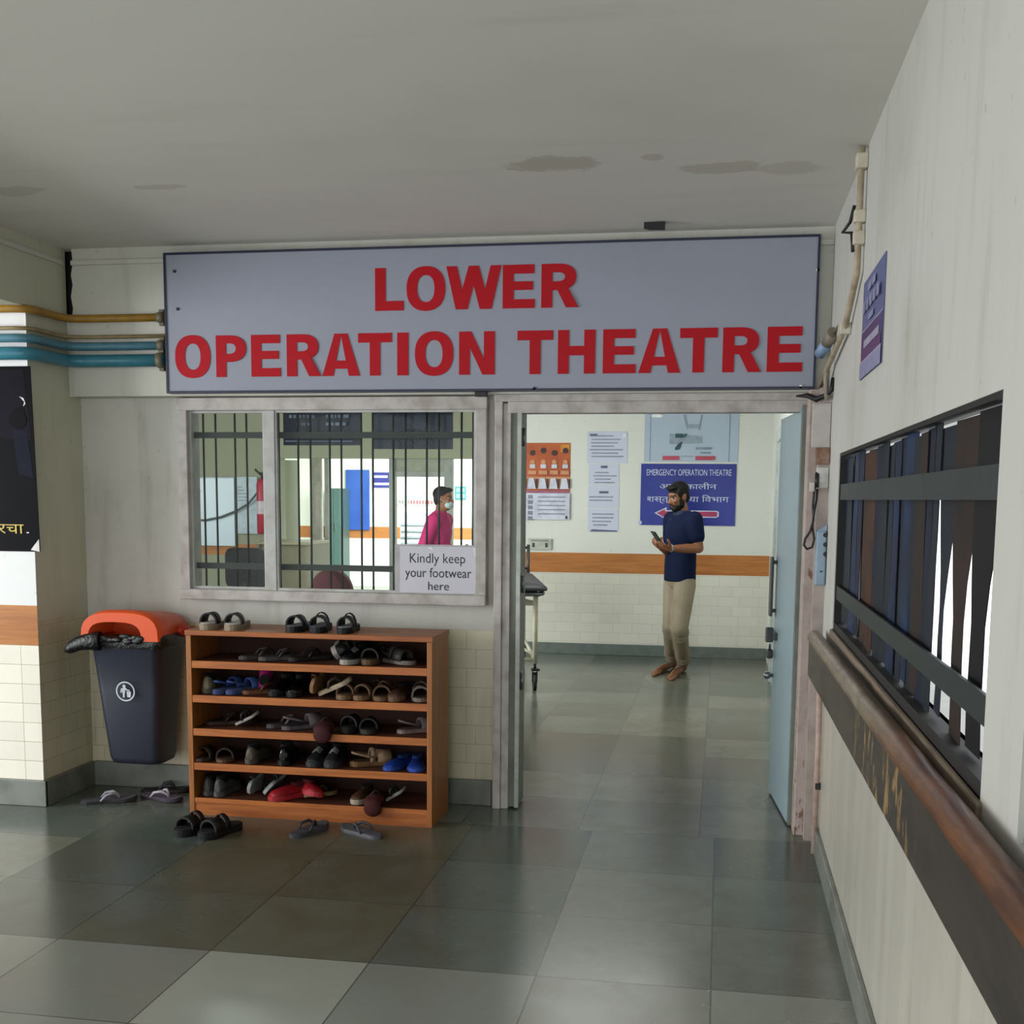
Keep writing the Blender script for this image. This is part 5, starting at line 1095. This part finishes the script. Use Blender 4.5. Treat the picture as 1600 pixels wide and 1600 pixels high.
def chair(name, label, x, y, rot, zb0, zt0, wd, mat, seat_z=.47, round_=False):
    t = thing(name, label, 'chair', (x, y, 0), rot)
    b = bm_new(); h_ = zt0-zb0
    if round_: pts = [(wd/2*math.cos(a*PI/16)*1.0, zb0+h_*math.sin(a*PI/16)**.8) for a in range(17)]
    else: pts = [(u-0, v) for u, v in rrect(0, (zb0+zt0)/2, wd/2, h_/2, .08)]
    ring0 = [(u, .20, v) for u, v in pts]; ring1 = [(u, .25+.03*(1-(2*u/wd)**2), v) for u, v in pts]
    loft(b, [ring0, ring1], smooth=False); obj('backrest', b, mat, t, True)
    b = bm_new(); loft(b, [[(u, v, zz) for u, v in rrect(0, 0, .23-k, .22-k, .07)] for zz, k in ((seat_z-.06, .02), (seat_z-.04, 0), (seat_z-.01, 0), (seat_z, .02))]); obj('seat', b, mat, t, True)
    b = bm_new(); tube(b, [(0, .19, seat_z-.03), (0, .26, seat_z), (0, .25, zb0+.06)], .022); obj('back_support', b, M_dark, t, True)
    b = bm_new(); cyl(b, (0, 0, .10), (0, 0, seat_z-.05), .028); obj('post', b, M_dark, t, True)
    for k in range(5):
        a = 2*PI*k/5; b = bm_new(); tube(b, [(0, 0, .12), (.27*math.cos(a), .27*math.sin(a), .07)], [.024, .016]); ball(b, (.27*math.cos(a), .27*math.sin(a), .029), .028); obj('leg', b, M_dark, t, True)
    return t
q = A(398, 880, 11.0); chair('office_chair', 'black office chair whose back shows below the whiteboard', q.x, 11.0, PI, z_at(914, 11.2, 395), z_at(853, 11.2, 395), .40, plain('#0d0c0d', .7, spec=.3))
q = A(549, 900, 9.0); chair('office_chair', 'maroon chair with rounded back showing at the bottom of the window', q.x, 8.75, PI, z_at(926, 9.0, 549), z_at(884, 9.0, 549), .33, plain('#6a2630', .65), round_=True)
q0, q1 = A(405, 850, 11.75), A(488, 850, 11.75); ct = thing('reception_desk', 'olive brown desk below the white panel behind the window', 'desk', ((q0.x+q1.x)/2, 11.9, 0))
zk = z_at(846, 11.75, 450)
b = bm_new(); box(b, (q0.x, 11.62, zk-.03), (q1.x, 12.35, zk), .004); obj('desk_top', b, plain('#8a8468', .4), ct)
b = bm_new(); box(b, (q0.x+.03, 11.68, 0), (q1.x-.03, 11.71, zk-.03)); obj('front_panel', b, plain('#6e6a52', .5), ct)
for xx in (q0.x+.01, q1.x-.04): b = bm_new(); box(b, (xx, 11.66, 0), (xx+.03, 12.3, zk-.03)); obj('side_panel', b, plain('#77725a', .5), ct)
# white screen behind the desk
q0, q1 = A(437, 716, 13.4), A(467, 716, 13.4); sc = thing('folding_screen', 'bright white screen panel behind the desk at left of the right pane', 'screen', ((q0.x+q1.x)/2, 13.4, 0))
b = bm_new(); box(b, (q0.x-.25, 13.38, .12), (q1.x, 13.41, 2.02)); obj('panel', b, plain('#eef2f0', .5, var=.01), sc)
for xx in (q0.x-.23, q1.x-.03): b = bm_new(); box(b, (xx, 13.2, 0), (xx+.03, 13.6, .03), .004); box(b, (xx, 13.385, .03), (xx+.03, 13.405, .125)); obj('foot', b, M_steel, sc)
q = A(496, 800, 13.2); co = thing('support_pillar', 'slim round pale pillar standing behind the window', 'pillar', (q.x, 13.2, 0))
b = bm_new(); cyl(b, (q.x, 13.2, .06), (q.x, 13.2, ZC-.08), .066, 20); obj('shaft', b, plain('#c9c6be', .35), co)
b = bm_new(); cyl(b, (q.x, 13.2, 0), (q.x, 13.2, .06), .085, 20); cyl(b, (q.x, 13.2, ZC-.08), (q.x, 13.2, ZC-.001), .085, 20); obj('collar', b, plain('#a8a69e', .4), co)
# glazed partition frame in the wide opening
M_part = plain('#8b9089', .45, hex2='#74796f', scale=5)
b = bm_new(); 
for xa, xb in ((608, 618), (694, 707)): box(b, (A(xa, 780, 12.55).x, 12.54, 0), (A(xb, 780, 12.55).x, 12.62, 2.015), .004)
box(b, (A(618, 780, 12.55).x, 12.55, z_at(745, 12.55, 650)), (A(694, 780, 12.55).x, 12.60, z_at(736, 12.55, 650)), .003)
box(b, (A(507, 780, 12.55).x, 12.55, 0), (A(513, 780, 12.55).x, 12.60, 2.015), .003)
part = struct('trim_4', b, M_part)
b = bm_new(); box(b, (A(618, 780, 12.55).x, 12.56, z_at(736, 12.55, 650)), (A(694, 780, 12.55).x, 12.59, 2.014)); struct('trim_5', b, plain('#8d927e', .5))
# ward items
def wall_item(name, label, cat, x0, y0, x1, y1, Y, mat, th=.03, items=None, mats=None, zb=None):
    return facing(name, label, cat, x0, y0, x1, y1, Y, items or [], [mat]+(mats or []), th)
YW2 = 20.57
facing('blue_board', 'tall bright blue board on the far white wall seen through the window', 'board', 541, 734, 578, 828, YW2, [('r', .62, 0, .68, 1, 1)], [plain('#2c52a8', .35, hex2='#3a63b8', scale=1.5), plain('#2f56a8', .4)], .03)
facing('ward_sign', 'small indigo sign with two white stripes right of the blue board', 'sign', 583, 738, 612, 762, YW2, [('r', .05, .2, .8, .36, 1), ('r', .05, .68, 1, .84, 1)], [plain('#3c3f96', .4), plain('#d0d2ee', .4)], .02)
q0, q1 = A(509, 763, 20.0), A(532, 763, 20.0); cb = thing('steel_cupboard', 'grey green steel cupboard beside the slim pillar, far behind the window', 'cupboard', ((q0.x+q1.x)/2, 20.2, 0)); zk = z_at(763, 20.0, 520)
b = bm_new(); box(b, (q0.x, 20.0, .08), (q1.x, 20.5, zk), .006); obj('body', b, plain('#3f5c58', .4), cb)
xm = (q0.x+q1.x)/2
for xa, xb in ((q0.x+.01, xm-.004), (xm+.004, q1.x-.01)): b = bm_new(); box(b, (xa, 19.985, .1), (xb, 20.0, zk-.02), .003); dd = obj('door', b, plain('#466560', .4), cb); b = bm_new(); box(b, (xb-.05 if xa < xm-.01 else xa+.03, 19.96, 1.0), (xb-.03 if xa < xm-.01 else xa+.05, 19.985, 1.15), .003); obj('handle', b, M_steel, dd)
b = bm_new(); box(b, (q0.x+.01, 20.02, 0), (q1.x-.01, 20.48, .08)); obj('plinth', b, M_dark, cb)
lq0, lq1 = A(625, 800, 16.0), A(668, 846, 16.0); lc = thing('louvred_cabinet', 'grey cabinet with horizontal louvres beyond the glazed partition', 'cabinet', ((lq0.x+lq1.x)/2, 16.2, 0))
b = bm_new(); box(b, (lq0.x, 16.0, .05), (lq1.x, 16.4, lq0.z), .005); obj('body', b, plain('#8f979a', .5), lc)
b = bm_new()
for k in range(12): zz = .25+k*(lq0.z-.35)/12; box(b, (lq0.x+.02, 15.985, zz), (lq1.x-.02, 16.001, zz+.03), .003)
obj('louvre_panel', b, plain('#70787c', .5), lc)
b = bm_new(); box(b, (lq0.x+.02, 16.02, 0), (lq1.x-.02, 16.38, .05)); obj('plinth', b, M_dark, lc)
facing('wall_notice', 'pale strip with red lettering marks above the louvred cabinet', 'notice', 621, 779, 678, 790, YW2, [('r', .04+.08*k, .25, .09+.08*k, .8, 1 if k > 3 else 2) for k in range(12)], [plain('#e2e4da', .5), plain('#b8606a', .5), plain('#8f938a', .5)], .006)
facing('safety_poster', 'small teal poster beyond the head of the person in pink', 'poster', 711, 760, 728, 781, YW2, [('r', .12, .12, .45, .42, 1), ('r', .55, .12, .9, .42, 1), ('r', .12, .55, .45, .88, 1), ('r', .55, .55, .9, .88, 1)], [plain('#2f8790', .4), plain('#8fc3c6', .4)], .01)
fa = A(744, 776, 12.12); al = thing('fire_alarm_box', 'small red alarm box on the hall wall edge at the right of the window', 'alarm', (fa.x, 12.12, fa.z-.04))
b = bm_new(); box(b, (fa.x-.025, 12.07, fa.z-.05), (fa.x+.045, 12.129, fa.z+.05), .006); obj('case', b, plain('#a02434', .4), al)
b = bm_new(); box(b, (fa.x-.012, 12.062, fa.z-.02), (fa.x+.03, 12.072, fa.z+.02), .002); obj('call_plate', b, plain('#d5cfca', .4), al)
